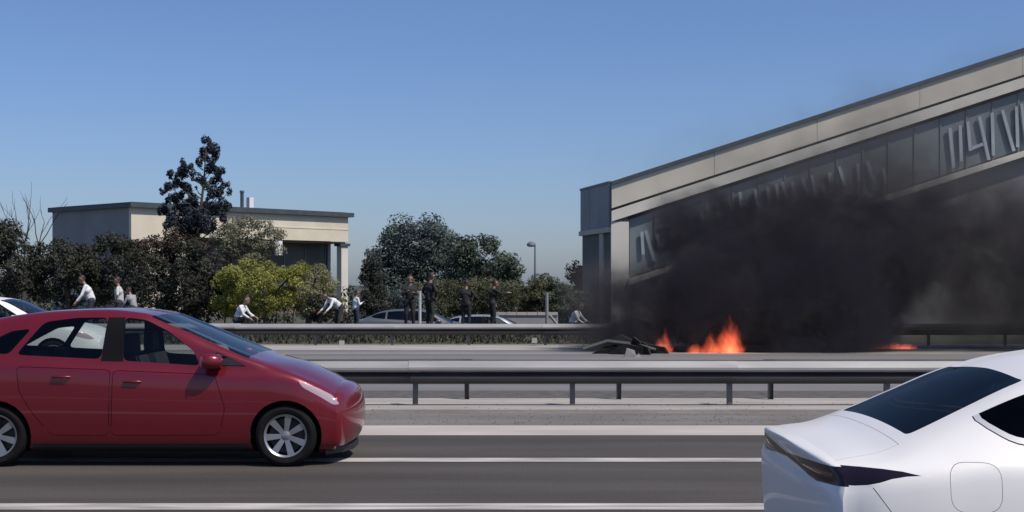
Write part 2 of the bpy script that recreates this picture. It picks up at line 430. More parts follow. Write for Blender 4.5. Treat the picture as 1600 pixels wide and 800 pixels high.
# ------------------------------------------------------------------ gabled hall behind the smoke (right)
def hall():
    Y0 = 75.0
    cx, ztop = (955-800)/F_PX*Y0, 1.7 + 159/F_PX*Y0
    sl = 0.3245; XP = 38.0; XR = 2*XP - cx
    G = -0.55
    root = empty('gabled_hall', (cx, Y0, G))
    tag(root, 'large hall with a raking cream fascia and dark glazed band, half hidden by black smoke', 'building')
    zt = lambda x: ztop - G + sl*min(x, XR - cx - x)     # local roof line at local x
    PK = XP - cx
    def rake(name, d0, d1, y0, y1, m, par=root, xa=0.0, xb=None, tilt=0):
        xb = XR - cx if xb is None else xb
        xs = [xa] + ([PK] if xa < PK < xb else []) + [xb]
        poly = [(x, y0, zt(x)-d1) for x in xs] + [(x, y0, zt(x)-d0) for x in reversed(xs)]
        b = MB(); b.prism(poly, (0, y1-y0, 0)); return b.build(name, m, par)
    rake('roof_edge_cap', -0.06, .14, -.42, .3, M['cap'])
    for i in range(12):                                   # fascia boards, one by one with open joints
        xa, xb = i*(XR-cx)/12 + .01, (i+1)*(XR-cx)/12 - .01
        rake('fascia_panel', .145, 1.36, -.30, .0, M['cream_grey'], xa=xa, xb=xb)
    rake('fascia_groove', 1.36, 1.50, -.20, .0, M['dark_joint'], xa=.01, xb=XR-cx-.01)
    rake('fascia_strip', 1.50, 2.06, -.36, .0, M['cream_light'])
    rake('shadow_joint', 2.06, 2.24, -.10, .0, M['dark_joint'], xa=.9)
    # glazed band of single panes
    n = 46; x0, x1 = 0.95, XR - cx - .95
    for i in range(n):
        a, c = x0 + (x1-x0)*i/n, x0 + (x1-x0)*(i+1)/n
        if c > PK + 8: continue
        rake('window_pane', 2.26, 5.30, -.02 - .012*(i % 3), .05, M['pane'], xa=a+.05, xb=c-.05)
        rake('mullion', 2.24, 5.40, -.09, -.0, M['mullion'], xa=c-.045, xb=c+.045)
    rake('window_ledge', 5.40, 5.72, -.45, .0, M['cream_light'], xa=.9)
    poly = [(.0, .05, 0), (XR-cx, .05, 0), (XR-cx, .05, zt(XR-cx)-.2), (PK, .05, zt(PK)-.2), (0, .05, zt(0)-.2)]
    b = MB(); b.prism(poly, (0, .3, 0)); b.build('front_wall', M['wall_dark'], root)
    # pale bars standing in front of the glass, read off the photograph stroke by stroke
    strokes = [(1003,362,1005,398),(1009,360,1023,408),(1026,366,1030,384),(1030,353,1046,352),(1045,344,1054,374),(1078,340,1082,364),(1094,330,1101,356),(1120,320,1124,345),(1140,315,1146,338),
               (1156,300,1158,325),(1180,296,1183,322),(1199,292,1202,318),(1213,288,1216,312),(1222,284,1232,318),(1238,284,1243,312),(1254,278,1263,310),(1268,274,1277,314),(1284,288,1292,310),
               (1296,270,1297,286),(1311,260,1320,290),(1340,256,1342,284),(1355,252,1367,286),(1380,262,1384,286),
               (1484,200,1490,262),(1500,196,1502,252),(1512,190,1516,236),(1530,182,1545,250),(1550,176,1552,243),(1566,172,1584,236),(1588,166,1590,230),(1596,162,1604,224),(1518,232,1536,225)]
    Yb = Y0 - 0.16
    for s in strokes:
        p, q = W(s[0], s[1], Yb), W(s[2], s[3], Yb)
        o = Vector((cx, Y0, G)); b = MB(); b.bar(p-o, q-o, .17, .07, up=(0, 1, 0)); b.build('brace', M['brace'], root)
    # corner pillar and the shaded side
    b = MB(); b.box(-.02, .92, -.28, .5, 0, zt(0)-2.07); b.build('pillar', M['cream_light'], root)
    e = Vector(((910-800)/F_PX*81 - cx, 6.0, 0))
    def side(name, z0, z1, off, th, m, a=0.0, c=1.0):
        p, q = e*a, e*c; nrm = Vector((-e.y, e.x, 0)).normalized()
        p = p + nrm*off; q = q + nrm*off
        b = MB(); b.prism([p+Vector((0,0.03,z0)), q+Vector((0,0.03,z0)), q+Vector((0,0.03,z1)), p+Vector((0,0.03,z1))], -nrm*th); return b.build(name, m, root)
    H0 = zt(0)
    for i in range(3):
        side('side_panel', H0-2.35, H0-.02, .12, .3, M['slate'], i/3+.004, (i+1)/3-.004)
    side('side_cap', H0-.02, H0+.1, .16, .4, M['cap'])
    side('side_ledge', H0-2.62, H0-2.36, .22, .5, M['cream_grey'])
    side('side_wall', 0, H0-2.62, .0, .3, M['green_grey'])
    side('side_pilaster', 0, H0-2.62, .10, .1, M['cream_grey'], .22, .34)
    # the body behind: other side, back and roof slopes
    DP = 40.0; BX = 1.2
    b = MB()
    b.prism([(e.x+.1, 6.03, 0), (BX, DP, 0), (BX, DP, H0-.4), (e.x+.1, 6.03, H0-.4)], (.3, 0, 0))
    b.prism([(XR-cx, 0.35, 0), (XR-cx, DP, 0), (XR-cx, DP, H0-.4), (XR-cx, .35, H0-.4)], (-.3, 0, 0))
    b.prism([(BX, DP, 0), (XR-cx, DP, 0), (XR-cx, DP, H0-.3), (PK, DP, zt(PK)-.3), (BX, DP, H0-.3)], (0, .3, 0))
    b.build('rear_wall', M['wall_grey'], root)
    b = MB()
    b.prism([(0, .36, zt(0)-.35), (PK, .36, zt(PK)-.35), (PK, DP, zt(PK)-.35), (BX, DP, zt(0)-.35), (e.x+.1, 6.0, zt(0)-.35)], (0, 0, .12))
    b.prism([(PK, .36, zt(PK)-.35), (XR-cx, .36, zt(0)-.35), (XR-cx, DP, zt(0)-.35), (PK, DP, zt(PK)-.35)], (0, 0, .12))
    b.build('roof', M['cap'], root)
hall()

# ------------------------------------------------------------------ street lamp, post, low wall
def street_lamp():
    Y = 130.0; p = W(836, 440, Y); t = W(836, 384, Y)
    root = empty('street_lamp', (p.x, Y, -0.55)); tag(root, 'slender street lamp with a round head, rising between the trees and the hall', 'street lamp')
    h = t.z + .55
    b = MB(); b.tube([(0,0,0), (0,0,h*.6), (0,0,h)], [.14, .10, .07], 10); b.build('pole', M['pole'], root)
    b = MB(); b.tube([(0,0,h-.1), (-.12,0,h+.15), (-.3,0,h+.2)], .05, 8); b.build('arm', M['pole'], root)
    b = MB(); b.lathe([(.02, .38), (.22, .34), (.40, .18), (.42, .0), (.30, -.10), (.02, -.13)], 16, 'z')
    o = b.build('lamp_head', M['pole'], root, 40); o.location = (-.35, 0, h+.02)
street_lamp()
def arm_post():
    Y = 45.5; p = W(656, 500, Y); a = W(656, 455, Y); c = W(632, 458, Y)
    root = empty('barrier_post', (p.x, Y, 0.1)); tag(root, 'white upright post with a short side arm, between two people in dark clothes', 'post')
    z = a.z - .1
    b = MB(); b.tube([(0,0,-.1), (0,0,z)], .05, 10); b.build('upright', M['pole_white'], root)
    b = MB(); b.tube([(0,0,z-.03), (c.x-a.x,0,z-.10)], .035, 8); b.build('arm', M['pole_white'], root)
arm_post()
def low_wall():
    Y = 60.0; a, c = W(775, 488, Y), W(872, 488, Y)
    root = empty('low_wall', (a.x, Y, -0.55)); tag(root, 'long low pale wall below the shrubs left of the hall', 'wall')
    L = c.x - a.x; h = a.z + .55
    b = MB(); b.box(0, L, 0, .3, 0, h-.12); b.build('wall_body', M['wall_grey'], root)
    n = 6
    for i in range(n):
        b = MB(); b.box(i*L/n+.01, (i+1)*L/n-.01, -.05, .35, h-.12, h); b.build('coping_stone', M['concrete_pale'], root)
    Y = 58; a = W(855, 455, Y)
    r2 = empty('fence_post', (a.x, Y, -.55)); tag(r2, 'pale leaning post with a stay, in front of the low wall', 'post')
    b = MB(); b.tube([(0,0,0), (-.02,0,a.z+.5)], .07, 8); b.build('upright', M['post_grey'], r2)
    b = MB(); b.tube([(.9,0,0), (.1,0,1.0)], .06, 8); b.build('stay', M['post_grey'], r2)
low_wall()
# ------------------------------------------------------------------ cars
def pchip(keys):
    xs = np.array([k[0] for k in keys], float); ys = np.array([k[1] for k in keys], float)
    h = np.diff(xs); d = np.diff(ys)/h; n = len(xs); m = np.zeros(n)
    m[0], m[-1] = d[0], d[-1]
    for i in range(1, n-1):
        if d[i-1]*d[i] > 0:
            w1, w2 = 2*h[i]+h[i-1], h[i]+2*h[i-1]
            m[i] = (w1+w2)/(w1/d[i-1] + w2/d[i])
    def f(x):
        x = min(max(x, xs[0]), xs[-1]); i = min(int(np.searchsorted(xs, x, 'right'))-1, n-2)
        t = (x-xs[i])/h[i]
        return float(ys[i]*(2*t**3-3*t*t+1) + h[i]*m[i]*(t**3-2*t*t+t) + ys[i+1]*(-2*t**3+3*t*t) + h[i]*m[i+1]*(t**3-t*t))
    return f

SEG = [3, 2, 3, 5, 6, 4, 9, 5, 6]
I_SILL, I_SHO, I_RAIL, I_TOP = 5, 23, 32, 43
def section(c):
    """c: control points (y, z) bottom centre to top centre; smooth curve without overshoot"""
    P = [np.array(p, float) for p in c]; n = len(P); out = []
    T = []
    for i in range(n):
        if i == 0 or i == n-1: t = np.array((1.0, 0)) if i == 0 else np.array((-1.0, 0))
        else: t = P[i+1]-P[i-1]
        T.append(t/(np.linalg.norm(t)+1e-9))
    T[1] = np.array((.8, .25))
    for i in range(n-1):
        L = np.linalg.norm(P[i+1]-P[i])
        for k in range(SEG[i]):
            t = k/SEG[i]
            out.append(P[i]*(2*t**3-3*t*t+1) + T[i]*L*(t**3-2*t*t+t) + P[i+1]*(-2*t**3+3*t*t) + T[i+1]*L*(t**3-t*t))
    out.append(P[-1])
    return out

class Shell:
    def __init__(s, K, dx=0.05, M_=36, deform=None):
        s.K = K
        f = {k: pchip(v) for k, v in K.items() if k in ('zt', 'zb', 'zs', 'w', 'wr', 'cr')}
        xs = [K['zt'][0][0], K['zt'][-1][0]]
        n = int((xs[1]-xs[0])/dx)
        st = [xs[0] + (xs[1]-xs[0])*i/n for i in range(n+1)]
        bm = s.bm = bmesh.new()
        s.zone = bm.faces.layers.int.new('zone'); s.tg = bm.faces.layers.int.new('tagid')
        rings = []
        for x in st:
            zt, zb, zs, w, wr, cr = (f[k](x) for k in ('zt', 'zb', 'zs', 'w', 'wr', 'cr'))
            zr = zt - cr
            h = zs - zb
            c = [(0, zb), (.80*w, zb), (.93*w, zb+.05), (.978*w, zb+.28*h), (1.0*w, zb+.60*h), (.988*w, zs-.075), (.945*w, zs),
                 (wr, zr), (.6*wr, zr+.72*cr), (0, zt)]
            sec = section(c)
            Rr, Ll = [], []
            for v, (y, z) in enumerate(sec):
                if v in (0, I_TOP):
                    a = bm.verts.new((x, 0, z)); Rr.append(a); Ll.append(a)
                else:
                    Rr.append(bm.verts.new((x, -y, z))); Ll.append(bm.verts.new((x, y, z)))
            rings.append((Rr, Ll))
        def zn(v): return 0 if v < I_SHO else (1 if v < I_RAIL else 2)
        for (a, b) in zip(rings[:-1], rings[1:]):
            for side in (0, 1):
                for v in range(I_TOP):
                    q = [a[side][v], b[side][v], b[side][v+1], a[side][v+1]]
                    fc = bm.faces.new(list(dict.fromkeys(q))); fc[s.zone] = zn(v)
        for end, (ring, sg, bulge, pq, zid) in enumerate(((rings[0], -1, K['rear'][0], K['rear'][1:], 4), (rings[-1], 1, K['front'][0], K['front'][1:], 3))):
            Rr, Ll = ring; x0 = Rr[0].co.x; zb, zt = Rr[0].co.z, Rr[I_TOP].co.z; p, q = pq
            prev = None
            for v in range(I_SILL, I_TOP):
                yv, z = -Rr[v].co.y, Rr[v].co.z; t = (z-zb)/(zt-zb)
                row = [Rr[v]]
                for j in range(1, M_):
                    sgn = -math.cos(math.pi*j/M_)
                    bz = max(0, 1-abs(2*t-1)**q)**(1/q)
                    bx = max(0, 1-abs(sgn)**p)**(1/p)
                    row.append(bm.verts.new((x0 + sg*bulge*bx*bz, sgn*yv, z)))
                row.append(Ll[v])
                if prev is None:
                    ng = [Rr[k] for k in range(I_SILL, 0, -1)] + [Rr[0]] + [Ll[k] for k in range(1, I_SILL+1)] + row[-2:0:-1]
                    fc = bm.faces.new(ng); fc[s.zone] = zid
                else:
                    for j in range(M_):
                        fc = bm.faces.new((prev[j], prev[j+1], row[j+1], row[j])); fc[s.zone] = zid
                prev = row
            for j in range(M_):
                fc = bm.faces.new((prev[j], prev[j+1], Rr[I_TOP])); fc[s.zone] = zid
        if deform:
            for v in bm.verts: deform(v.co)
        bm.normal_update()
        bmesh.ops.recalc_face_normals(bm, faces=bm.faces[:])
        s.names = {0: 'body'}
    def cut(s, poly, ax=(0, 2), sel=None, name=None):
        bm = s.bm; sel = sel or (lambda f, c: True); n = len(poly); e = .004
        A, B = ax
        lo0, hi0 = min(p[0] for p in poly)-e, max(p[0] for p in poly)+e
        lo1, hi1 = min(p[1] for p in poly)-e, max(p[1] for p in poly)+e
        cand = {}
        def consider(f):
            u = [v.co[A] for v in f.verts]; w = [v.co[B] for v in f.verts]
            bb = (min(u), max(u), min(w), max(w))
            if bb[1] < lo0 or bb[0] > hi0 or bb[3] < lo1 or bb[2] > hi1: return
            c = f.calc_center_median()
            if sel(f, c): cand[f] = bb
        for f in bm.faces: consider(f)
        for i in range(n):
            a, b = poly[i], poly[(i+1) % n]
            l0, h0, l1, h1 = min(a[0], b[0])-e, max(a[0], b[0])+e, min(a[1], b[1])-e, max(a[1], b[1])+e
            fs = [f for f, q in cand.items() if not (q[1] < l0 or q[0] > h0 or q[3] < l1 or q[2] > h1)]
            if not fs: continue
            co = Vector((0, 0, 0)); co[A], co[B] = a
            no = Vector((0, 0, 0)); no[A], no[B] = b[1]-a[1], -(b[0]-a[0])
            if no.length < 1e-6: continue
            ge = set(); gv = set()
            for f in fs: ge.update(f.edges); gv.update(f.verts)
            for f in fs: del cand[f]
            ret = bmesh.ops.bisect_plane(bm, geom=fs+list(ge)+list(gv), dist=1e-5, plane_co=co, plane_no=no.normalized())
            for g_ in set(ret['geom']) | set(x for x in fs if x.is_valid):
                if isinstance(g_, bmesh.types.BMFace): consider(g_)
        if name is None: return
        tid = next((k for k, v in s.names.items() if v == name), None)
        if tid is None: tid = len(s.names); s.names[tid] = name
        for f in cand:
            if f.is_valid:
                c = f.calc_center_median()
                if inside(poly, c[A], c[B]): f[s.tg] = tid
    def ring(s, poly, w, ax=(0, 2), sel=None, inner=None, gapname='gap'):
        """a thin open gap round poly; the inside becomes part `inner`"""
        s.cut(grow(poly, w), ax, sel, gapname)
        s.cut(poly, ax, sel, inner or 'body')
    def mesh(s, names, offset=0.0, side=0):
        ids = {k for k, v in s.names.items() if v in names}
        fs = [f for f in s.bm.faces if f[s.tg] in ids and (side == 0 or f.calc_center_median().y*side > 0)]
        if not fs: return None
        idx, vs, out = {}, [], []
        for f in fs:
            loop = []
            for v in f.verts:
                if v.index not in idx:
                    idx[v.index] = len(vs); vs.append(tuple(v.co - v.normal*offset))
                loop.append(idx[v.index])
            out.append(loop)
        me = bpy.data.meshes.new(names[0]); me.from_pydata(vs, [], out); me.validate()
        return me
    def finish(s):
        s.bm.verts.index_update(); s.bm.normal_update(); s.bm.verts.ensure_lookup_table()

def inside(poly, x, y):
    r = False; n = len(poly); j = n-1
    for i in range(n):
        (xi, yi), (xj, yj) = poly[i], poly[j]
        if (yi > y) != (yj > y) and x < (xj-xi)*(y-yi)/(yj-yi) + xi: r = not r
        j = i
    return r
def grow(poly, w):
    n = len(poly); out = []
    area = sum(poly[i][0]*poly[(i+1) % n][1] - poly[(i+1) % n][0]*poly[i][1] for i in range(n))
    sg = 1 if area > 0 else -1
    for i in range(n):
        a, b, c = poly[i-1], poly[i], poly[(i+1) % n]
        n1 = Vector((b[1]-a[1], -(b[0]-a[0]))).normalized(); n2 = Vector((c[1]-b[1], -(c[0]-b[0]))).normalized()
        m = n1 + n2
        m = m / max(m.length_squared/2, .35)
        out.append((b[0]+sg*m.x*w, b[1]+sg*m.y*w))
    return out
def rounded(poly, r, k=3):
    """round the corners of a polygon"""
    out = []; n = len(poly)
    for i in range(n):
        a, b, c = Vector(poly[i-1]), Vector(poly[i]), Vector(poly[(i+1) % n])
        d1, d2 = (a-b), (c-b); q = min(r, d1.length*.45, d2.length*.45)
        p0, p2 = b + d1.normalized()*q, b + d2.normalized()*q
        for t in range(k+1):
            t /= k; p = p0*(1-t)**2 + b*2*t*(1-t) + p2*t*t; out.append((p.x, p.y))
    return out
def circle(cx, cz, r, n=20): return [(cx + r*math.cos(2*math.pi*i/n), cz + r*math.sin(2*math.pi*i/n)) for i in range(n)]

WHEELS = {}
def wheel(parent, x, y, r, side, style='alloy', spokes=7):
    """an upright wheel; y is its outer face"""
    key = (round(r, 3), style, spokes)
    if key not in WHEELS:
        b = MB(); w = .19
        b.lathe([(r*.68, .012), (r*.74, .0), (r*.86, -.004), (r*.955, .012), (r*.995, .045), (r, .08), (r, .13), (r*.985, .16), (r*.93, w-.008), (r*.72, w), (r*.66, w-.02)], 40, closed=True)
        ty = b.mesh('tyre')
        b = MB(); rr = r*.70
        b.lathe([(rr*.97, .16), (rr*.94, .10), (rr*.90, .04), (rr*.90, .016), (rr*.955, .006), (rr*.985, .002), (rr*1.0, .012), (rr, .16)], 40, closed=True)
        for k in range(spokes):
            a = 2*math.pi*k/spokes + .2; ca, sa = math.cos(a), math.sin(a); e = (-sa, ca)
            def pt(rad, off, yy): return (ca*rad + e[0]*off, yy, sa*rad + e[1]*off)
            w0, w1 = rr*.10, rr*.16
            v = [pt(rr*.16, -w0, .028), pt(rr*.16, w0, .028), pt(rr*.92, w1, .014), pt(rr*.92, -w1, .014),
                 pt(rr*.16, -w0*.8, .06), pt(rr*.16, w0*.8, .06), pt(rr*.92, w1*.85, .05), pt(rr*.92, -w1*.85, .05)]
            b.add(v, [(0,1,2,3),(7,6,5,4),(0,4,5,1),(1,5,6,2),(2,6,7,3),(3,7,4,0)])
        b.lathe([(.001, .018), (rr*.15, .020), (rr*.24, .03), (rr*.25, .07), (.001, .07)], 20)
        ri = b.mesh('rim')
        b = MB(); b.lathe([(.001, .085), (rr*.80, .085), (rr*.80, .11), (.001, .11)], 28); br = b.mesh('brake_disc')
        for me, m in ((ty, M['rubber']), (ri, M['alloy']), (br, M['brake'])):
            me.materials.append(m); me.polygons.foreach_set('use_smooth', [True]*len(me.polygons)); me.set_sharp_from_angle(angle=R(35))
        WHEELS[key] = (ty, ri, br)
    root = empty('wheel', (x, y, r), 0, parent)
    if side > 0: root.rotation_euler = (0, 0, math.pi)
    for nm, me in zip(('tyre', 'rim', 'brake_disc'), WHEELS[key]):
        o = link(bpy.data.objects.new(nm, me), root)
    root.rotation_euler.y = rnd.uniform(0, 1.2)
    return root

def seat(parent, x, y, z, mats=None):
    b = MB()
    b.prism([(x-.10, y-.24, z+.05), (x+.42, y-.24, z+.10), (x+.44, y-.24, z+.22), (x-.06, y-.24, z+.20)], (0, .48, 0))
    b.prism([(x-.10, y-.24, z+.12), (x+.06, y-.24, z+.16), (x-.12, y-.22, z+.72), (x-.24, y-.22, z+.70)], (0, .47, 0))
    b.prism([(x-.25, y-.13, z+.76), (x-.15, y-.13, z+.75), (x-.17, y-.12, z+.93), (x-.25, y-.12, z+.93)], (0, .25, 0))
    b.box(x-.21, x-.19, y-.07, y-.05, z+.68, z+.80); b.box(x-.21, x-.19, y+.05, y+.07, z+.68, z+.80)
    return b.build('seat', M['interior'], parent)

def car_common(root, S, paint, glassm, ax_f, ax_r, r, w, z_dash, style='alloy', spokes=7, seats=((-1.0, .36), (-1.0, -.36)), seatz=.32, smooth=28, char=False):
    """turn the cut shell into parts"""
    S.finish()
    P = M['charred'] if char else paint
    names = set(S.names[f[S.tg]] for f in S.bm.faces)
    done = {'gap', 'void'}
    pm = {'windscreen': glassm[1], 'rear_window': glassm[0], 'side_window': glassm[0], 'front_side_window': glassm[1], 'quarter_window': glassm[0], 'rear_quarter_window': glassm[0],
          'headlight': M['lamp_clear'], 'tail_lamp': M['lamp_smoke'], 'tail_lamp_core': M['lamp_red'], 'window_trim': M['satin'], 'pillar_trim': M['trim'], 'moulding': M['plastic'], 'grille': M['plastic'], 'sill': M['plastic']}
    body = obj('body', S.mesh(['body']), P, root, smooth)
    for nm in sorted(names - done - {'body'}):
        base = nm.rstrip('0123456789').rstrip('_')
        if char and 'window' in base or char and base == 'windscreen': continue
        m = M['charred'] if char else pm.get(base, P)
        for sd in ((0,) if base in ('windscreen', 'rear_window', 'trunk_lid') else (-1, 1)):
            me = S.mesh([nm], side=sd)
            if me: obj(base, me, m, root, smooth)
    obj('cabin_lining', S.mesh(['body', 'gap', 'pillar_trim'] + [n for n in names if n.startswith(('door', 'trunk', 'fuel', 'bumper', 'hatch', 'headlight', 'tail', 'moulding', 'grille', 'sill'))], .028), M['charred'] if char else M['interior'], root, 40)
    for x in (ax_f, ax_r):
        for sd in (-1, 1):
            wheel(root, x, sd*(w - .022), r, sd, style, spokes)
            b = MB(); rr = r + .05; n = 18; prof = []
            vs, fs = [], []
            for k in range(n+1):
                a = math.pi*k/n - .12 if k < n/2 else math.pi*k/n + .12
                for yy in (w-.035, w-.40): vs.append((x + rr*math.cos(a), sd*yy, r + rr*math.sin(a)))
            for k in range(n): fs.append((2*k, 2*k+1, 2*k+3, 2*k+2))
            fs.append(tuple(2*k+1 for k in range(n+1)))
            b.add(vs, fs); b.build('wheel_well', M['plastic'], root)
    if not char:
        for sx, sy in seats: seat(root, sx, sy, seatz - (.17 if sx < ax_f - 2.0 else 0))
    b = MB(); b.box(ax_f-.85, ax_f-.35, -w*.82, w*.82, z_dash-.30, z_dash-.06); b.build('dashboard', M['interior'], root)
    return body

def arches(S, ax_f, ax_r, r, w):
    for x in (ax_f, ax_r):
        S.cut(circle(x, r, r+.045, 26), (0, 2), lambda f, c: abs(c.y) > w*.55 and f[S.zone] == 0, 'void')

def mirror(root, x, y, z, sd, m):
    vs = []
    b = MB()
    for (xx, sy, sz) in ((-.09, .105, .060), (-.07, .118, .072), (.0, .115, .070), (.06, .085, .055), (.09, .03, .02)):
        for k in range(12):
            a = 2*math.pi*k/12; ca, sa = math.cos(a), math.sin(a)
            pw = lambda t: math.copysign(abs(t)**.7, t)
            vs.append((x + xx, sd*(y + .090 + sy*.85*pw(ca)), z + .06 + sz*pw(sa)))
    fs = [(i*12+k, i*12+(k+1) % 12, (i+1)*12+(k+1) % 12, (i+1)*12+k) for i in range(4) for k in range(12)]
    fs += [tuple(range(12)), tuple(48+k for k in range(12))]
    b.add(vs, fs)
    b.prism([(x-.04, sd*(y-.05), z-.06), (x+.07, sd*(y-.05), z-.06), (x+.05, sd*(y+.06), z+.02), (x-.02, sd*(y+.06), z+.02)], (0, 0, .035))
    o = b.build('wing_mirror', m, root, 50)
    g = MB(); g.box(x-.094, x-.090, min(sd*(y+.02), sd*(y+.19)), max(sd*(y+.02), sd*(y+.19)), z+.01, z+.11); g.build('mirror_glass', M['chrome'], o)
    return o
def handle(root, x, y, z, sd, m):
    b = MB(); b.tube([(x-.09, sd*(y-.004), z), (x-.07, sd*(y+.03), z+.004), (x+.06, sd*(y+.032), z+.004), (x+.09, sd*(y-.004), z)], [.011, .013, .013, .011], 8)
    return b.build('door_handle', m, root, 60)

# ---- red hatchback, x = 0 at the front axle, nose towards +x
def red_car():
    w = .862
    K = dict(
        zt=[(-3.52, .99), (-3.3, 1.12), (-2.97, 1.345), (-2.6, 1.425), (-2.2, 1.462), (-1.78, 1.474), (-1.40, 1.440), (-1.08, 1.325), (-.62, 1.135), (-.26, 1.005), (0, .945), (.26, .845), (.38, .785), (.44, .745)],
        zb=[(-3.52, .26), (-3.2, .19), (-2.6, .13), (-.2, .13), (.30, .125), (.44, .13)],
        zs=[(-3.52, .93), (-3.0, 1.0), (-2.4, .995), (-1.5, .945), (-.7, .905), (-.2, .895), (.0, .865), (.26, .765), (.38, .69), (.44, .645)],
        w=[(-3.52, .76), (-3.1, .835), (-2.2, w), (-.4, w), (.1, .858), (.30, .825), (.44, .775)],
        wr=[(-3.52, .60), (-2.9, .59), (-2.0, .61), (-1.3, .635), (-.8, .71), (-.3, .765), (0, .715), (.3, .64), (.44, .58)],
        cr=[(-3.52, .045), (-2.5, .045), (-1.5, .042), (-.9, .034), (-.3, .036), (.1, .05), (.44, .05)],
        rear=(.06, 3.0, 4.0), front=(.205, 2.05, 2.3))
    S = Shell(K, .045)
    z1 = lambda f, c: f[S.zone] == 1
    S.cut(rounded([(-2.53, 1.045), (-1.73, 1.005), (-1.70, 1.392), (-2.0, 1.388), (-2.30, 1.350)], .06), sel=z1, name='side_window')
    S.cut(rounded([(-1.52, .99), (-.80, .945), (-.87, 1.085), (-1.12, 1.262), (-1.34, 1.368), (-1.54, 1.393)], .05), sel=z1, name='front_side_window')
    S.cut(rounded([(-.70, .945), (-.36, .935), (-.66, 1.075)], .03), sel=z1, name='quarter_window')
    S.cut([(-1.73, .985), (-1.52, .98), (-1.54, 1.393), (-1.70, 1.393)], sel=z1, name='pillar_trim')
    S.cut(rounded([(-2.98, 1.07), (-2.60, 1.05), (-2.42, 1.285), (-2.60, 1.265)], .04), sel=z1, name='rear_quarter_window')
    S.cut([(-1.30, -.605), (-1.30, .605), (-.36, .735), (-.36, -.735)], (0, 1), lambda f, c: f[S.zone] == 2, 'windscreen')
    S.cut([(-3.50, -.50), (-3.50, .50), (-2.95, .47), (-2.95, -.47)], (0, 1), lambda f, c: f[S.zone] == 2, 'rear_window')
    z0 = lambda f, c: f[S.zone] == 0 and abs(c.y) > .5
    arches(S, 0, -2.705, .29, w)
    S.cut(rounded([(.12, .805), (.30, .735), (.42, .668), (.50, .58), (.44, .575), (.32, .655), (.16, .745)], .03), sel=lambda f, c: f[S.zone] in (0, 1, 3) and abs(c.y) > .4, name='headlight')
    S.ring(rounded([(-1.62, .30), (-.62, .30), (-.56, .55), (-.66, .86), (-1.60, .90)], .05), .005, sel=z0, inner='door_front')
    S.ring(rounded([(-2.18, .30), (-1.65, .30), (-1.63, .905), (-2.50, .935), (-2.47, .70), (-2.36, .52)], .05), .005, sel=z0, inner='door_rear')
    S.cut([(-2.33, .335), (-.40, .335), (-.40, .385), (-2.33, .385)], sel=z0, name='moulding_strip')
    S.cut([(-2.36, .05), (-.34, .05), (-.34, .215), (-2.36, .215)], sel=z0, name='sill')
    root = empty('red_hatchback', ((445-800)/F_PX*13.1, 13.1 + w, 0), 0)
    tag(root, 'dark red hatchback driving past with silver alloy wheels, cut by the photo edge', 'car')
    car_common(root, S, M['red'], (M['glass_tint'], M['glass_tint']), 0, -2.705, .29, w, 1.0, seats=((-1.35, .36), (-1.35, -.36), (-2.25, .34), (-2.25, -.34)), seatz=.30)
    for sd in (-1, 1):
        mirror(root, -.66, .80, .93, sd, M['red'])
        handle(root, -1.42, .845, .795, sd, M['red']); handle(root, -2.08, .85, .84, sd, M['red'])
    b = MB(); b.lathe([(.165, -.012), (.18, 0), (.165, .012), (.155, 0)], 20, closed=True)
    o = b.build('steering_wheel', M['interior'], root); o.location = (-.98, .36, .93); o.rotation_euler = (0, 0, R(90) + .0)
    for y in (-.25, .25):
        b = MB(); b.bar((-.42, y-.3, .985), (-.50, y+.25, 1.045), .018, .014); b.build('wiper', M['trim'], root)
    b = MB(); b.prism([(.36, -.70, .10), (.50, -.48, .10), (.57, -.2, .10), (.57, .2, .10), (.50, .48, .10), (.36, .70, .10)], (0, 0, .06)); b.build('air_dam', M['plastic'], root)
    return root
red_car()

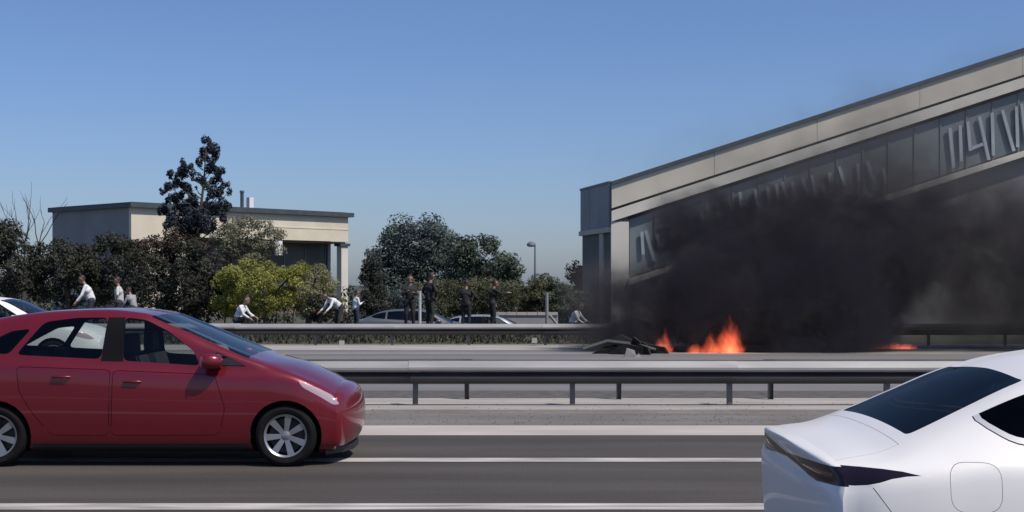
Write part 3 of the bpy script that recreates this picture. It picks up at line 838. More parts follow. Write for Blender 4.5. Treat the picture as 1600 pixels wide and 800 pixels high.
# ---- saloon, x = 0 at the rear end
def saloon_shell(dx=.05, detail=True):
    w = .88
    K = dict(
        zt=[(0.02, 1.080), (.06, 1.090), (.14, 1.104), (.27, 1.150), (.50, 1.250), (.75, 1.355), (.95, 1.410), (1.25, 1.448), (1.7, 1.470), (2.15, 1.462), (2.55, 1.41), (2.95, 1.24), (3.35, 1.045), (3.6, .99), (4.0, .925), (4.3, .83), (4.42, .73)],
        zb=[(0.02, .34), (.2, .27), (.6, .20), (3.9, .19), (4.3, .2), (4.42, .26)],
        zs=[(0.02, 1.015), (.14, 1.035), (.30, 1.06), (.55, 1.095), (.85, 1.095), (1.5, 1.05), (2.5, 1.0), (3.3, .955), (3.9, .87), (4.25, .74), (4.42, .60)],
        w=[(0.02, .78), (.12, .83), (.35, .868), (.8, w), (3.3, w), (3.9, .86), (4.2, .79), (4.42, .66)],
        wr=[(0.02, .66), (.20, .655), (.5, .60), (.9, .585), (1.6, .595), (2.4, .61), (2.9, .67), (3.35, .74), (3.9, .70), (4.42, .52)],
        cr=[(0.02, .03), (.2, .035), (.5, .035), (1.0, .05), (1.7, .055), (2.6, .06), (3.3, .07), (3.9, .06), (4.42, .04)],
        rear=(.070, 2.6, 14.0), front=(.10, 2.4, 3.0))
    fz = pchip([(.2, -.08), (.45, -.02), (.70, .012), (.88, .022), (.935, .022), (.985, .010), (1.03, .018), (1.06, .032), (1.085, .042), (1.12, .0)])
    def deform(co):
        if co.x < .30:
            k = max(0, 1-(max(co.x, 0.0))/.26)
            co.x -= fz(co.z)*k*k if co.z < 1.12 else 0
    S = Shell(K, dx, deform=deform if detail else None)
    z1 = lambda f, c: f[S.zone] == 1
    z0 = lambda f, c: f[S.zone] == 0 and abs(c.y) > .5
    arches(S, 3.62, .98, .315, w)
    qw = rounded([(.515, 1.222), (.600, 1.162), (1.02, 1.118), (1.04, 1.365), (.90, 1.345), (.66, 1.285)], .035)
    if detail:
        S.cut(grow(qw, .030), sel=z1, name='gap'); S.cut(grow(qw, .0255), sel=z1, name='window_trim'); S.cut(grow(qw, .005), sel=z1, name='gap')
    S.cut(qw, sel=z1, name='quarter_window')
    S.cut(rounded([(1.08, 1.115), (1.88, 1.075), (1.88, 1.405), (1.40, 1.398), (1.10, 1.375)], .04), sel=z1, name='side_window')
    S.cut(rounded([(1.98, 1.07), (2.98, 1.02), (2.86, 1.13), (2.50, 1.335), (2.26, 1.392), (1.98, 1.405)], .04), sel=z1, name='front_side_window')
    S.cut([(1.88, 1.06), (1.98, 1.055), (1.98, 1.41), (1.88, 1.41)], sel=z1, name='pillar_trim')
    S.cut(rounded([(.285, -.515), (.285, .515), (.745, .455), (.76, .0), (.745, -.455)], .03), (0, 1), lambda f, c: f[S.zone] == 2, 'rear_window')
    S.cut([(2.50, -.57), (2.50, .57), (3.38, .70), (3.38, -.70)], (0, 1), lambda f, c: f[S.zone] == 2, 'windscreen')
    S.cut(rounded([(3.95, .80), (4.30, .755), (4.44, .66), (4.30, .63), (4.05, .70)], .03), sel=lambda f, c: f[S.zone] in (0, 3) and abs(c.y) > .35, name='headlight')
    if detail:
        # tail lamps wrap from the middle of the tail round the corner
        rear = lambda f, c: c.x < .30 and f[S.zone] in (0, 1, 4)
        for sg in (-1, 1):
            nm = 'tail_lamp_%d' % (1 if sg < 0 else 2)
            pl = [(0.0, 1.014), (0.22, 1.026), (.50, 1.038), (.90, 1.048), (.90, .985), (.66, .975), (.52, .968), (.38, .975), (.22, .988), (.0, .997)]
            S.cut([(y*sg, z) for y, z in pl], (1, 2), lambda f, c: f[S.zone] == 4 and c.y*sg > -.002, nm)
            pl = [(-.2, 1.047), (.06, 1.047), (.13, 1.045), (.19, 1.040), (.25, 1.028), (.20, 1.024), (.15, 1.014), (.11, 1.0), (.07, .990), (.03, .985), (-.2, .985)]
            S.cut(pl, (0, 2), lambda f, c: f[S.zone] in (0, 1) and c.y*sg > .3 and c.x < .3, nm)
            pl = [(.30, 1.004), (.50, 1.012), (.68, 1.018), (.68, 1.003), (.50, .996), (.30, .998)]
            S.cut([(y*sg, z) for y, z in pl], (1, 2), lambda f, c: f[S.zone] == 4 and c.y*sg > 0, 'tail_lamp_core')
        S.ring(rounded([(.345, .905), (.52, .905), (.52, 1.075), (.345, 1.075)], .06, 5), .0016, sel=lambda f, c: f[S.zone] in (0, 1) and abs(c.y) > .5, inner='fuel_flap')
        S.cut([(.085, .982), (.0885, .982), (.215, .80), (.40, .60), (.3965, .60), (.212, .80)], (0, 2), z0, 'gap')
        S.ring([(-.2, -.650), (-.2, .650), (.235, .585), (.235, -.585)], .0016, (0, 1), lambda f, c: f[S.zone] in (1, 2) and c.z > 1.03, 'trunk_lid')
    S.ring(rounded([(1.95, .30), (2.98, .30), (3.02, .55), (2.96, .93), (1.95, .985)], .05), .005, sel=z0, inner='door_front')
    S.ring(rounded([(1.38, .32), (1.92, .30), (1.92, .985), (1.06, 1.03), (1.06, .80), (1.30, .66)], .05), .005, sel=z0, inner='door_rear')
    return S, w
def saloon(name, label, loc, rz, paint, glassm, dx=.05, detail=True, char=False, mirrors=True):
    S, w = saloon_shell(dx, detail)
    root = empty(name, loc, rz); tag(root, label, 'car')
    car_common(root, S, paint, glassm, 3.62, .98, .315, w, 1.0, spokes=5, seats=((2.25, .36), (2.25, -.36), (1.25, .36), (1.25, -.36)), char=char)
    if mirrors:
        for sd in (-1, 1):
            mirror(root, 2.92, .80, .98, sd, M['charred'] if char else paint)
            handle(root, 2.12, .865, .90, sd, M['charred'] if char else paint); handle(root, 1.25, .865, .94, sd, M['charred'] if char else paint)
    return root
saloon('white_saloon', 'white saloon with dark tail lamps and rear window, closest to the camera', (1.19, 4.9 + .88, 0), 0, M['white'], (M['glass_black'], M['glass_tint']), dx=.035)
far_car = saloon('white_saloon', 'white car on the far carriageway, seen through the windows of the red hatchback', ((157-800)/F_PX*27.6 - 4.47, 28.2, 0), 0, M['white'], (M['glass_dark'], M['glass_tint']), dx=.08, detail=False)
def copy_tree(o, parent=None):
    c = o.copy(); link(c, parent)
    if parent is not None: c.matrix_parent_inverse = o.matrix_parent_inverse
    for ch in o.children: copy_tree(ch, c)
    return c
RECOL = {}
def recolour(o, frm, to):
    """give a copied car's painted parts their own paint"""
    if o.type == 'MESH' and o.data.materials and o.data.materials[0] == frm:
        k = (o.data.name, to.name)
        if k not in RECOL:
            RECOL[k] = o.data.copy(); RECOL[k].materials[0] = to
        o.data = RECOL[k]
    for ch in o.children: recolour(ch, frm, to)
o = copy_tree(far_car); o.name = 'grey_saloon'; o.location = ((560-800)/F_PX*50, 50.0, -.62); recolour(o, M['white'], M['paint_grey'])
tag(o, 'grey parked car behind the far rail, its roof left of the white post', 'car')
o = copy_tree(far_car); o.name = 'silver_saloon'; o.location = ((676-800)/F_PX*53, 53.0, -.88); recolour(o, M['white'], M['silver'])
tag(o, 'silver parked car half hidden behind two dark-clothed people and the far rail', 'car')
o = copy_tree(far_car); o.name = 'burnt_car'; o.location = (8.75, 36.2, 0); o.rotation_euler = (0, 0, math.pi)
tag(o, 'charred black car burning inside the smoke beyond the median', 'car')
for fr in ('white', 'interior', 'plastic', 'alloy', 'trim', 'lamp_clear', 'rubber', 'chrome'): recolour(o, M[fr], M['charred'])
for ch in list(o.children):
    if 'window' in ch.name or 'windscreen' in ch.name: bpy.data.objects.remove(ch)
# ------------------------------------------------------------------ plants
LM = {
 'dark': leaf_mat('leaves_dark', (.028, .031, .024), (.075, .078, .056), .18),
 'mid': leaf_mat('leaves_mid', (.036, .054, .040), (.115, .145, .100), .22),
 'blue': leaf_mat('leaves_blue', (.050, .070, .066), (.165, .200, .175), .22),
 'olive': leaf_mat('leaves_olive', (.060, .066, .030), (.150, .155, .085), .25),
 'pale': leaf_mat('leaves_pale', (.15, .15, .095), (.30, .29, .19), .25),
 'lime': leaf_mat('leaves_lime', (.13, .14, .022), (.44, .44, .12), .3),
 'straw': leaf_mat('leaves_straw', (.16, .16, .06), (.42, .41, .24), .3),
 'rust': leaf_mat('leaves_rust', (.042, .028, .022), (.090, .056, .042), .2),
 'navy': leaf_mat('leaves_navy', (.018, .026, .034), (.052, .066, .082), .15),
 'teal': leaf_mat('leaves_teal', (.014, .026, .028), (.040, .058, .058), .18),
}
def leaves_mesh(clumps, n, size, flat=0.0):
    """clumps: array (k, 6) centre xyz + radii; n leaves in all, as small bent rhombs spread through the volume"""
    c = np.asarray(clumps, float); k = len(c)
    vol = (c[:, 3]*c[:, 4]*c[:, 5])**0.67
    idx = nrs.choice(k, n, p=vol/vol.sum())
    d = nrs.normal(size=(n, 3)); d /= np.linalg.norm(d, axis=1, keepdims=True)
    rad = nrs.uniform(.25, 1.0, (n, 1))**.55
    pos = c[idx, :3] + d*rad*c[idx, 3:]
    # leaf frame, facing roughly outwards and up
    nr = d*.7 + nrs.normal(size=(n, 3))*.6 + np.array((0, 0, .45)); nr /= np.linalg.norm(nr, axis=1, keepdims=True)
    t = np.cross(nr, nrs.normal(size=(n, 3))); t /= np.linalg.norm(t, axis=1, keepdims=True)
    b = np.cross(nr, t)
    s = size*nrs.uniform(.6, 1.35, (n, 1))
    v = np.empty((n, 4, 3))
    v[:, 0] = pos - t*s; v[:, 1] = pos - b*s*.45 + nr*s*.12; v[:, 2] = pos + t*s; v[:, 3] = pos + b*s*.45 + nr*s*.12
    me = bpy.data.meshes.new('crown')
    me.vertices.add(n*4); me.vertices.foreach_set('co', v.reshape(-1))
    me.loops.add(n*4); me.loops.foreach_set('vertex_index', np.arange(n*4, dtype=np.int32))
    me.polygons.add(n); me.polygons.foreach_set('loop_start', np.arange(0, n*4, 4, dtype=np.int32))
    me.update(calc_edges=True)
    at = me.attributes.new('shade', 'FLOAT', 'FACE')
    cs = nrs.uniform(0, 1, k)[idx]*.55 + nrs.uniform(0, 1, n)*.45          # each spray has its own leaf tone
    at.data.foreach_set('value', cs.astype(np.float32))
    return me

def clumps_in(blobs, Y, k, cr, depth=1.0, base=None):
    """blobs in photo pixels (px, py, rx, ry) at distance Y -> clump list in world space"""
    out = []
    s = Y/F_PX
    area = [b[2]*b[3] for b in blobs]
    for _ in range(k):
        b = rnd.choices(blobs, area)[0]
        while True:
            d = Vector((rnd.uniform(-1, 1), rnd.uniform(-1, 1), rnd.uniform(-1, 1)))
            if .15 < d.length < 1: break
        d = d.normalized() * d.length**.5
        p = W(b[0], b[1], Y)
        r = cr*rnd.uniform(.55, 1.3)
        out.append((p.x + d.x*b[2]*s, Y + d.y*min(b[2], b[3])*s*depth, p.z + d.z*b[3]*s, r*1.15, r, r*.8))
    return out

def tree(name, label, cat, Y, px, blobs, k, cr, n, size, leaf, trunk=.16, gz=-.55, stem_top=None, limbs=7, group=None, depth=1.0):
    base = W(px, HZ, Y); base.z = gz
    root = empty(name, base); tag(root, label, cat, group)
    k, n, size = int(k*1.35), int(n*1.9), size*.70
    cl = clumps_in(blobs, Y, k, cr*.88, depth)
    loc = [(c[0]-base.x, c[1]-base.y, max(c[2]-base.z, .15), *c[3:]) for c in cl]
    me = leaves_mesh(loc, n, size)
    obj('crown', me, LM[leaf], root)
    zs = [c[2] for c in loc]; ztop = stem_top if stem_top else min(zs) + .6*(max(zs)-min(zs))
    cxm = sum(c[0] for c in loc)/len(loc)
    b = MB()
    pts = [(0, 0, -.1), (cxm*.2, .05, ztop*.35), (cxm*.6, -.05, ztop*.7), (cxm*.9, 0, ztop)]
    b.tube(pts, [trunk, trunk*.8, trunk*.55, trunk*.25], 8)
    for c in rnd.sample(loc, min(limbs, len(loc))):
        f = rnd.uniform(.35, .8); a = Vector((cxm*f*.8, 0, ztop*f)); e = Vector(c[:3]); m = (a+e)/2 + Vector((0, 0, .15*(e-a).length))
        b.tube([a, m, e], [trunk*.4, trunk*.25, trunk*.08], 6)
    b.build('trunk', M['bark'], root, 60)
    return root

# dark shrubs along the left, behind the red car
tree('dark_shrub', 'dark green shrub at the far left edge under the bare tree', 'shrub', 58, 20, [(18,415,58,48),(5,372,22,22)], 60, .42, 7000, .10, 'dark', depth=1.2)
tree('dark_shrub', 'dark green shrub behind the leaning person in a white shirt', 'shrub', 59, 110, [(95,428,58,50),(122,412,30,26)], 60, .42, 7000, .10, 'dark', depth=1.2)
tree('dark_shrub', 'dark green shrub in front of the shaded side of the cream building', 'shrub', 60, 185, [(180,425,55,55),(195,402,30,28)], 60, .42, 7000, .10, 'dark', depth=1.2)
tree('rust_shrub', 'rusty brown-leaved shrub at the foot of the tall ragged tree', 'shrub', 55.5, 262, [(258,392,32,30),(280,376,24,20),(290,400,30,30),(250,420,30,30)], 46, .32, 5000, .085, 'rust')
tree('dark_shrub', 'broad blackish shrub between the rusty shrub and the yellow-green bush', 'shrub', 55, 290, [(285,440,68,58),(335,455,40,45),(240,455,40,45)], 80, .42, 9500, .09, 'dark', depth=1.2)

# the tall ragged conifer-like tree
def ragged_tree():
    Y = 56.5; base = W(305, HZ, Y); base.z = -.55
    root = empty('ragged_tree', base); tag(root, 'tall ragged dark tree with open tufted branches against the sky', 'tree')
    spots = [(322,228,10,9),(328,240,11,10),(317,246,10,8),(324,258,11,8),(292,254,9,7),(283,266,9,7),(274,276,8,6),(266,290,9,7),(258,302,8,6),(290,270,8,7),(342,268,11,8),(335,276,9,7),(349,286,7,6),(286,290,9,7),(311,276,8,6),
             (300,300,9,7),(281,310,11,8),(330,300,11,8),(349,303,8,8),(352,316,8,8),(316,316,13,8),(296,322,14,9),(335,322,12,8),(268,318,10,8),(276,335,14,9),(310,338,18,10),(340,338,12,9),(258,330,8,7),(295,352,22,12),(325,356,20,12),(270,352,14,10)]
    s = Y/F_PX; cl = []
    for (px, py, rx, ry) in spots:
        p = W(px, py, Y + rnd.uniform(-1.1, 1.1))
        for _ in range(6):
            q = rnd.uniform(.25, .75)
            cl.append((p.x-base.x+rnd.uniform(-1,1)*rx*s, p.y-base.y+rnd.uniform(-.4,.4), p.z-base.z+rnd.uniform(-1.1,1.1)*ry*s, rx*s*q*.95, rx*s*q, ry*s*q*1.5))
    obj('crown', leaves_mesh(cl, 22000, .055), LM['navy'], root)
    top = W(322, 232, Y) - base
    b = MB(); b.tube([(0,0,-.1), (.05,0,2.2), (.12,0,4.4), (top.x*.8,0,6.4), (top.x,0,top.z)], [.17,.13,.08,.04,.015], 8)
    for c in cl[::4]:
        e = Vector(c[:3]); h = max(1.5, e.z - .9*abs(e.x-.2) - .1); f = h/top.z; a = Vector((top.x*f*.8, 0, h))
        b.tube([a, (a+e)/2 + Vector((0,0,-.08)), e], [.03,.02,.008], 5)
    b.build('trunk', M['bark'], root, 60)
ragged_tree()

# bare tree
def bare_tree():
    Y = 62; base = W(36, HZ, Y); base.z = -.55
    root = empty('bare_tree', base); tag(root, 'bare leafless tree with thin upright branches, left of the cream building', 'tree')
    b = MB()
    def grow_b(p, d, L, r, lv):
        q = p + d*L; m = (p+q)/2 + Vector((rnd.uniform(-.06,.06), rnd.uniform(-.06,.06), 0))*L
        b.tube([p, m, q], [r, r*.8, r*.55], 6)
        if lv == 0: return
        for i in range(2 if lv < 3 else 3):
            a = rnd.uniform(-.5, .5); nd = (d + Vector((a, rnd.uniform(-.4, .4), .15))).normalized()
            grow_b(m if i == 0 and lv < 3 else q, nd, L*rnd.uniform(.6, .85), r*.55, lv-1)
    b.tube([(0,0,-.1), (.02,0,1.6), (.05,0,2.6)], [.13,.11,.09], 8)
    for t in ((-.28, .1), (.05, -.1), (.42, .05)):
        grow_b(Vector((.05, 0, 2.5)), Vector((t[0], t[1], 1)).normalized(), 1.6, .05, 3)
    b.build('trunk', M['bark'], root, 60)
bare_tree()

tree('pale_tree', 'pale olive tree with feathery foliage in front of the cream fascia', 'tree', 66, 388, [(390,362,48,22),(360,372,26,26),(420,378,28,18),(385,395,40,22)], 60, .34, 6500, .075, 'pale', trunk=.12)
tree('yellow_bush', 'broad yellow-green bush in full sun below the cream building', 'bush', 54, 420, [(402,448,60,44),(448,450,44,40),(360,462,32,34)], 90, .34, 13000, .07, 'lime', depth=1.3)
tree('pale_bush', 'pale yellowish bush merging with the yellow-green one, near the building column', 'bush', 54.5, 480, [(482,454,40,38),(510,470,24,24)], 55, .30, 7000, .065, 'straw', depth=1.2)
tree('small_shrub', 'small dark shrub between the yellow-green bush and the people in white', 'shrub', 52, 500, [(502,482,22,20)], 20, .26, 2400, .065, 'dark')
tree('broad_tree', 'large blue-green tree, tallest one right of the cream building', 'tree', 76, 650, [(650,385,62,45),(610,420,40,48),(690,425,50,45),(640,440,70,45)], 150, .62, 17000, .125, 'blue', trunk=.24, limbs=12)
tree('round_tree', 'dark green tree adjoining the large blue-green tree on its street-lamp side', 'tree', 73, 752, [(752,405,42,36),(722,395,26,30),(785,420,20,26),(748,440,50,30)], 80, .52, 10500, .11, 'mid', trunk=.2, limbs=9)
tree('side_tree', 'small dark sprig of a tree beside the dark tree, left of the street lamp', 'tree', 80, 800, [(800,428,9,9),(796,440,12,12)], 12, .32, 1200, .09, 'mid', trunk=.07)
tree('slim_shrub', 'slim blackish upright shrub left of the large blue-green tree', 'shrub', 60, 580, [(579,440,11,48),(588,470,16,30)], 30, .30, 3600, .075, 'dark', trunk=.07)
tree('olive_shrub', 'wide olive shrub under the dark tree, behind the people in dark clothes', 'shrub', 64, 715, [(700,468,80,30),(760,462,50,32)], 90, .40, 9500, .085, 'olive', depth=1.2)
tree('grey_shrub', 'grey-green shrub in front of the large blue-green tree, behind the silver car', 'shrub', 62, 620, [(615,475,45,28)], 40, .38, 4500, .085, 'blue')
tree('verge_shrub', 'low olive shrub below the street lamp', 'shrub', 66, 830, [(832,462,38,26),(850,446,24,16)], 46, .36, 5200, .08, 'olive')
tree('verge_shrub', 'dark low shrub next to the shaded side of the hall', 'shrub', 63, 885, [(884,470,30,26),(905,480,20,22)], 40, .34, 4800, .08, 'mid')
tree('far_tree', 'small far dark tree whose top shows against the side of the hall', 'tree', 105, 900, [(898,425,10,20),(906,440,14,22)], 18, .5, 1500, .14, 'teal', trunk=.12)

# long clipped hedge closing the view at the back
def hedge():
    Y = 68; root = empty('hedge', (-14, Y, -.55)); tag(root, 'long low hedge running behind the shrubs and parked cars', 'hedge')
    cl = [(x, rnd.uniform(-.8, .8), rnd.uniform(.3, 1.9), .5, .5, .4) for x in np.linspace(-16, 17, 230)]
    obj('foliage', leaves_mesh(cl, 15000, .10), LM['dark'], root)
    b = MB()
    for x in np.linspace(-15.5, 16.5, 40): b.tube([(x, 0, -.1), (x + .1, .1, 1.4)], [.05, .02], 5)
    b.build('stems', M['bark'], root)
hedge()
# grass on the verge
def verge_grass():
    n = 26000
    x = nrs.uniform(-22, 6, n); y = nrs.uniform(40.4, 46.0, n)
    z = np.interp(y, [40.2, 41.6, 45, 47.6], [-.03, .25, .25, -.55])
    h = nrs.uniform(.08, .28, n); a = nrs.uniform(0, 6.28, n); w = .012 + .02*nrs.rand(n)
    v = np.empty((n, 3, 3)); dx, dy = np.cos(a)*w, np.sin(a)*w
    v[:, 0] = np.stack((x-dx, y-dy, z), 1); v[:, 1] = np.stack((x+dx, y+dy, z), 1); v[:, 2] = np.stack((x+nrs.normal(size=n)*.07, y+nrs.normal(size=n)*.07, z+h), 1)
    me = bpy.data.meshes.new('grass'); me.vertices.add(n*3); me.vertices.foreach_set('co', v.reshape(-1))
    me.loops.add(n*3); me.loops.foreach_set('vertex_index', np.arange(n*3, dtype=np.int32))
    me.polygons.add(n); me.polygons.foreach_set('loop_start', np.arange(0, n*3, 3, dtype=np.int32)); me.update(calc_edges=True)
    at = me.attributes.new('shade', 'FLOAT', 'FACE'); at.data.foreach_set('value', nrs.rand(n).astype(np.float32))
    tag(obj('grass', me, LM['dark']), 'dry rough grass on the verge behind the far rail', 'grass', kind='stuff')
verge_grass()
# ------------------------------------------------------------------ people
def capsule(b, p, q, r0, r1, n=10, sub=3, sq=1.0):
    p, q = Vector(p), Vector(q); t = (q-p); L = t.length; t = t/L if L > 1e-6 else Vector((0,0,1))
    u = Vector((0, 1, 0)) if abs(t.y) < .9 else Vector((1, 0, 0)); e = t.cross(u).normalized(); g = e.cross(t)
    rings = [(-r0*math.cos(a), r0*math.sin(a)) for a in np.linspace(.15, math.pi/2, sub)] + [(L + r1*math.cos(a), r1*math.sin(a)) for a in np.linspace(math.pi/2, .15, sub)]
    vs = [p + t*h + (e*math.cos(2*math.pi*k/n)*r + g*math.sin(2*math.pi*k/n)*r*sq) for h, r in rings for k in range(n)]
    m = len(rings)
    fs = [(i*n+k, i*n+(k+1) % n, (i+1)*n+(k+1) % n, (i+1)*n+k) for i in range(m-1) for k in range(n)]
    fs += [tuple(range(n))[::-1], tuple((m-1)*n+k for k in range(n))]
    b.add(vs, fs)

CL = {}
def cloth(c):
    if c not in CL: CL[c] = mat('cloth_%d' % len(CL), c, .85, var=.15, scale=6, bump=.2, bscale=25)
    return CL[c]
SKIN = mat('skin', (.30, .17, .12), .55, var=.08, scale=6)
HAIR = mat('hair', (.02, .015, .012), .6, var=.3, scale=20)

def person(px, Y, h, face, pose, shirt, trous, label, gz=.25, hair=True):
    """a standing, stooping or squatting figure; local +x is where it faces"""
    s = h/1.75
    lean, hip, arms = pose['lean'], pose.get('hip', .93), pose['arms']
    H = Vector((pose.get('hx', 0), 0, hip))
    ca, sa = math.cos(lean), math.sin(lean)
    def T(x, y, z): return H + Vector((x*ca + z*sa, y, -x*sa + z*ca))       # torso frame
    segs = []                                                               # (p, q, r0, r1, material)
    for y in (-1, 1):
        if 'foot' in pose: knee, ank = Vector((H.x + .38, y*.16, hip+.06)), Vector((H.x + pose['foot'], y*.15, .09))
        else: knee, ank = Vector((H.x*.5 + .04, y*.11, .50)), Vector((-.02 + y*pose.get('step', .03), y*.12, .09))
        segs += [(H + Vector((0, y*.09, -.02)), knee, .098, .068, 1), (knee, ank, .064, .045, 1), (ank + Vector((-.04, 0, -.045)), ank + Vector((.15, y*.02, -.05)), .042, .034, 3)]
        sh = T(0, y*.185, .46); el = sh + Vector(arms[0 if y < 0 else 1][0]); wr = el + Vector(arms[0 if y < 0 else 1][1])
        d = (wr-el).normalized()
        segs += [(sh, el, .056, .045, 0), (el, el.lerp(wr, .82), .043, .034, 0 if pose.get('long', True) else 2), (el.lerp(wr, .8), wr, .031, .027, 2)]
        palm = wr + d*.08; sd = d.cross(Vector((0, 0, 1))); sd = (sd if sd.length > .1 else Vector((0, 1, 0))).normalized()
        segs.append((wr, palm, .028, .034, 2))
        for k, L in enumerate((.065, .075, .072, .055)):
            o = palm + sd*(k-1.5)*.021; segs.append((o, o + d*L + Vector((.012, 0, -.012)), .0105, .0085, 2))
        segs.append((wr + d*.03 + sd*-.028, wr + d*.075 + sd*-.065, .012, .009, 2))
    segs += [(T(0, -.075, .0), T(0, .075, .0), .118, .118, 1), (T(0, 0, .06), T(.01, 0, .26), .135, .145, 0), (T(.01, -.07, .34), T(.01, .07, .34), .135, .135, 0),
             (T(0, -.12, .44), T(0, .12, .44), .075, .075, 0), (T(0, 0, .46), T(.02, 0, .57), .055, .05, 2)]
    hd = T(.035, 0, .69) + Vector(pose.get('look', (0, 0, 0)))
    segs += [(hd + Vector((0, 0, .02)), hd + Vector((.012, 0, .035)), .098, .098, 2), (hd + Vector((.02, 0, -.05)), hd + Vector((.035, 0, -.07)), .07, .058, 2),
             (hd + Vector((.085, 0, .01)), hd + Vector((.108, 0, -.02)), .014, .018, 2), (hd + Vector((0, -.088, -.005)), hd + Vector((0, -.092, .02)), .018, .02, 2), (hd + Vector((0, .088, -.005)), hd + Vector((0, .092, .02)), .018, .02, 2)]
    b = MB()
    for p, q, r0, r1, m in segs: capsule(b, p, q, r0, r1)
    me = b.mesh('body'); tmp = bpy.data.objects.new('tmp', me); COL.objects.link(tmp)
    md = tmp.modifiers.new('r', 'REMESH'); md.mode = 'VOXEL'; md.voxel_size = .017; md.use_smooth_shade = True
    ms = tmp.modifiers.new('s', 'SMOOTH'); ms.factor = .5; ms.iterations = 3
    dg = bpy.context.evaluated_depsgraph_get(); out = bpy.data.meshes.new_from_object(tmp.evaluated_get(dg))
    bpy.data.objects.remove(tmp); bpy.data.meshes.remove(me)
    out.materials.clear()
    for m in (cloth(shirt), cloth(trous), SKIN, M['rubber']): out.materials.append(m)
    n = len(out.polygons); cen = np.empty(n*3); out.polygons.foreach_get('center', cen); cen = cen.reshape(-1, 3)
    best = np.full(n, 1e9); mi = np.zeros(n, np.int32)
    for p, q, r0, r1, m in segs:
        p, q = np.array(p), np.array(q); d = q-p; t = np.clip(((cen-p) @ d)/(d @ d + 1e-9), 0, 1)
        dist = np.linalg.norm(cen - (p + t[:, None]*d), axis=1) - (r0 + (r1-r0)*t)
        k = dist < best; best[k] = dist[k]; mi[k] = m
    out.polygons.foreach_set('material_index', mi); out.polygons.foreach_set('use_smooth', [True]*n)
    root = empty('person', W(px, HZ, Y), face); root.location.z = gz; root.scale = (s, s, s)
    tag(root, label, 'person')
    link(bpy.data.objects.new('body', out), root)
    e = MB()
    for y in (-.034, .034): capsule(e, hd + Vector((.092, y, .022)), hd + Vector((.096, y, .022)), .010, .010, 6)
    e.build('eyes', HAIR, root)
    if hair:
        hb = MB(); vs, fs = [], []
        for i in range(7):
            a = i/6*1.75
            for k in range(14):
                t = 2*math.pi*k/14; r = .108 + .006*mnoise.noise(Vector((i*.9, k*.7, px)))
                front = math.cos(t) > .2
                aa = min(a, 1.05) if front else a
                vs.append(hd + Vector((.004 + r*math.sin(aa)*math.cos(t), r*.95*math.sin(aa)*math.sin(t), .032 + r*1.08*math.cos(aa))))
        for i in range(6):
            for k in range(14): fs.append((i*14+k, i*14+(k+1) % 14, (i+1)*14+(k+1) % 14, (i+1)*14+k))
        hb.add(vs, fs); hb.build('hair', HAIR, root, 180)
    return root

DOWN = ((.03, 0, -.27), (.10, 0, -.22))
P_ = {
 'stand': dict(lean=.04, arms=(DOWN, DOWN)),
 'fold': dict(lean=.02, arms=(((.06, -.03, -.25), (.17, .10, .08)), ((.06, .03, -.25), (.18, -.10, .05)))),
 'hips': dict(lean=.05, arms=(((-.02, -.16, -.21), (.06, .12, -.17)), ((-.02, .16, -.21), (.06, -.12, -.17)))),
 'stoop': dict(lean=.36, hx=-.06, arms=(((.10, -.05, -.26), (.16, 0, -.20)), ((.10, .05, -.26), (.16, 0, -.20)))),
 'bend': dict(lean=.95, hx=-.14, arms=(((.12, -.04, -.26), (.18, 0, -.16)), ((.12, .04, -.26), (.18, 0, -.16)))),
 'squat': dict(lean=.42, hip=.40, foot=.26, arms=(((.12, -.05, -.24), (.17, .06, -.12)), ((.14, .05, -.22), (.19, -.05, -.10)))),
 'point': dict(lean=.10, arms=(((.20, -.06, -.12), (.24, 0, .02)), DOWN)),
}
WH, OW, GR, BK, NV, CH = (.72,.72,.72), (.55,.54,.52), (.30,.30,.31), (.02,.02,.022), (.03,.035,.055), (.035,.033,.03)
person(140, 43.2, 1.80, R(190), P_['stoop'], WH, NV, 'person in a bright white shirt leaning forward, tallest in front of the dark shrubs')
person(187, 43.6, 1.70, R(185), P_['hips'], OW, NV, 'person in a pale top with hands at hips, second above the red car roof')
person(208, 43.0, 1.42, R(150), P_['stoop'], GR, CH, 'shorter leaning person in a grey top, beside the one with hands at hips')
person(370, 42.4, 1.70, R(-10), P_['squat'], WH, CH, 'person in white squatting in front of the yellow-green bush')
person(526, 42.6, 1.52, R(215), P_['bend'], WH, CH, 'person in white bending far forward beside the pale bush', gz=.22)
person(556, 43.0, 1.30, R(30), P_['fold'], WH, NV, 'small standing figure in white with folded arms, left of the slim blackish shrub')
person(640, 44.4, 1.76, R(-80), P_['fold'], BK, BK, 'person in black with folded arms, left of the white post')
person(671, 44.8, 1.84, R(40), P_['hips'], BK, CH, 'person in black with hands at hips, right of the white post')
person(728, 44.2, 1.60, R(75), P_['hips'], BK, BK, 'person in dark clothes seen from behind, alone in front of the olive shrub')
person(769, 45.0, 1.62, R(20), P_['point'], BK, BK, 'person in dark clothes with one arm held forward, nearest to the low wall')
person(893, 42.2, 1.62, R(-20), P_['squat'], WH, CH, 'person in white squatting near the shaded side of the hall', gz=.12)
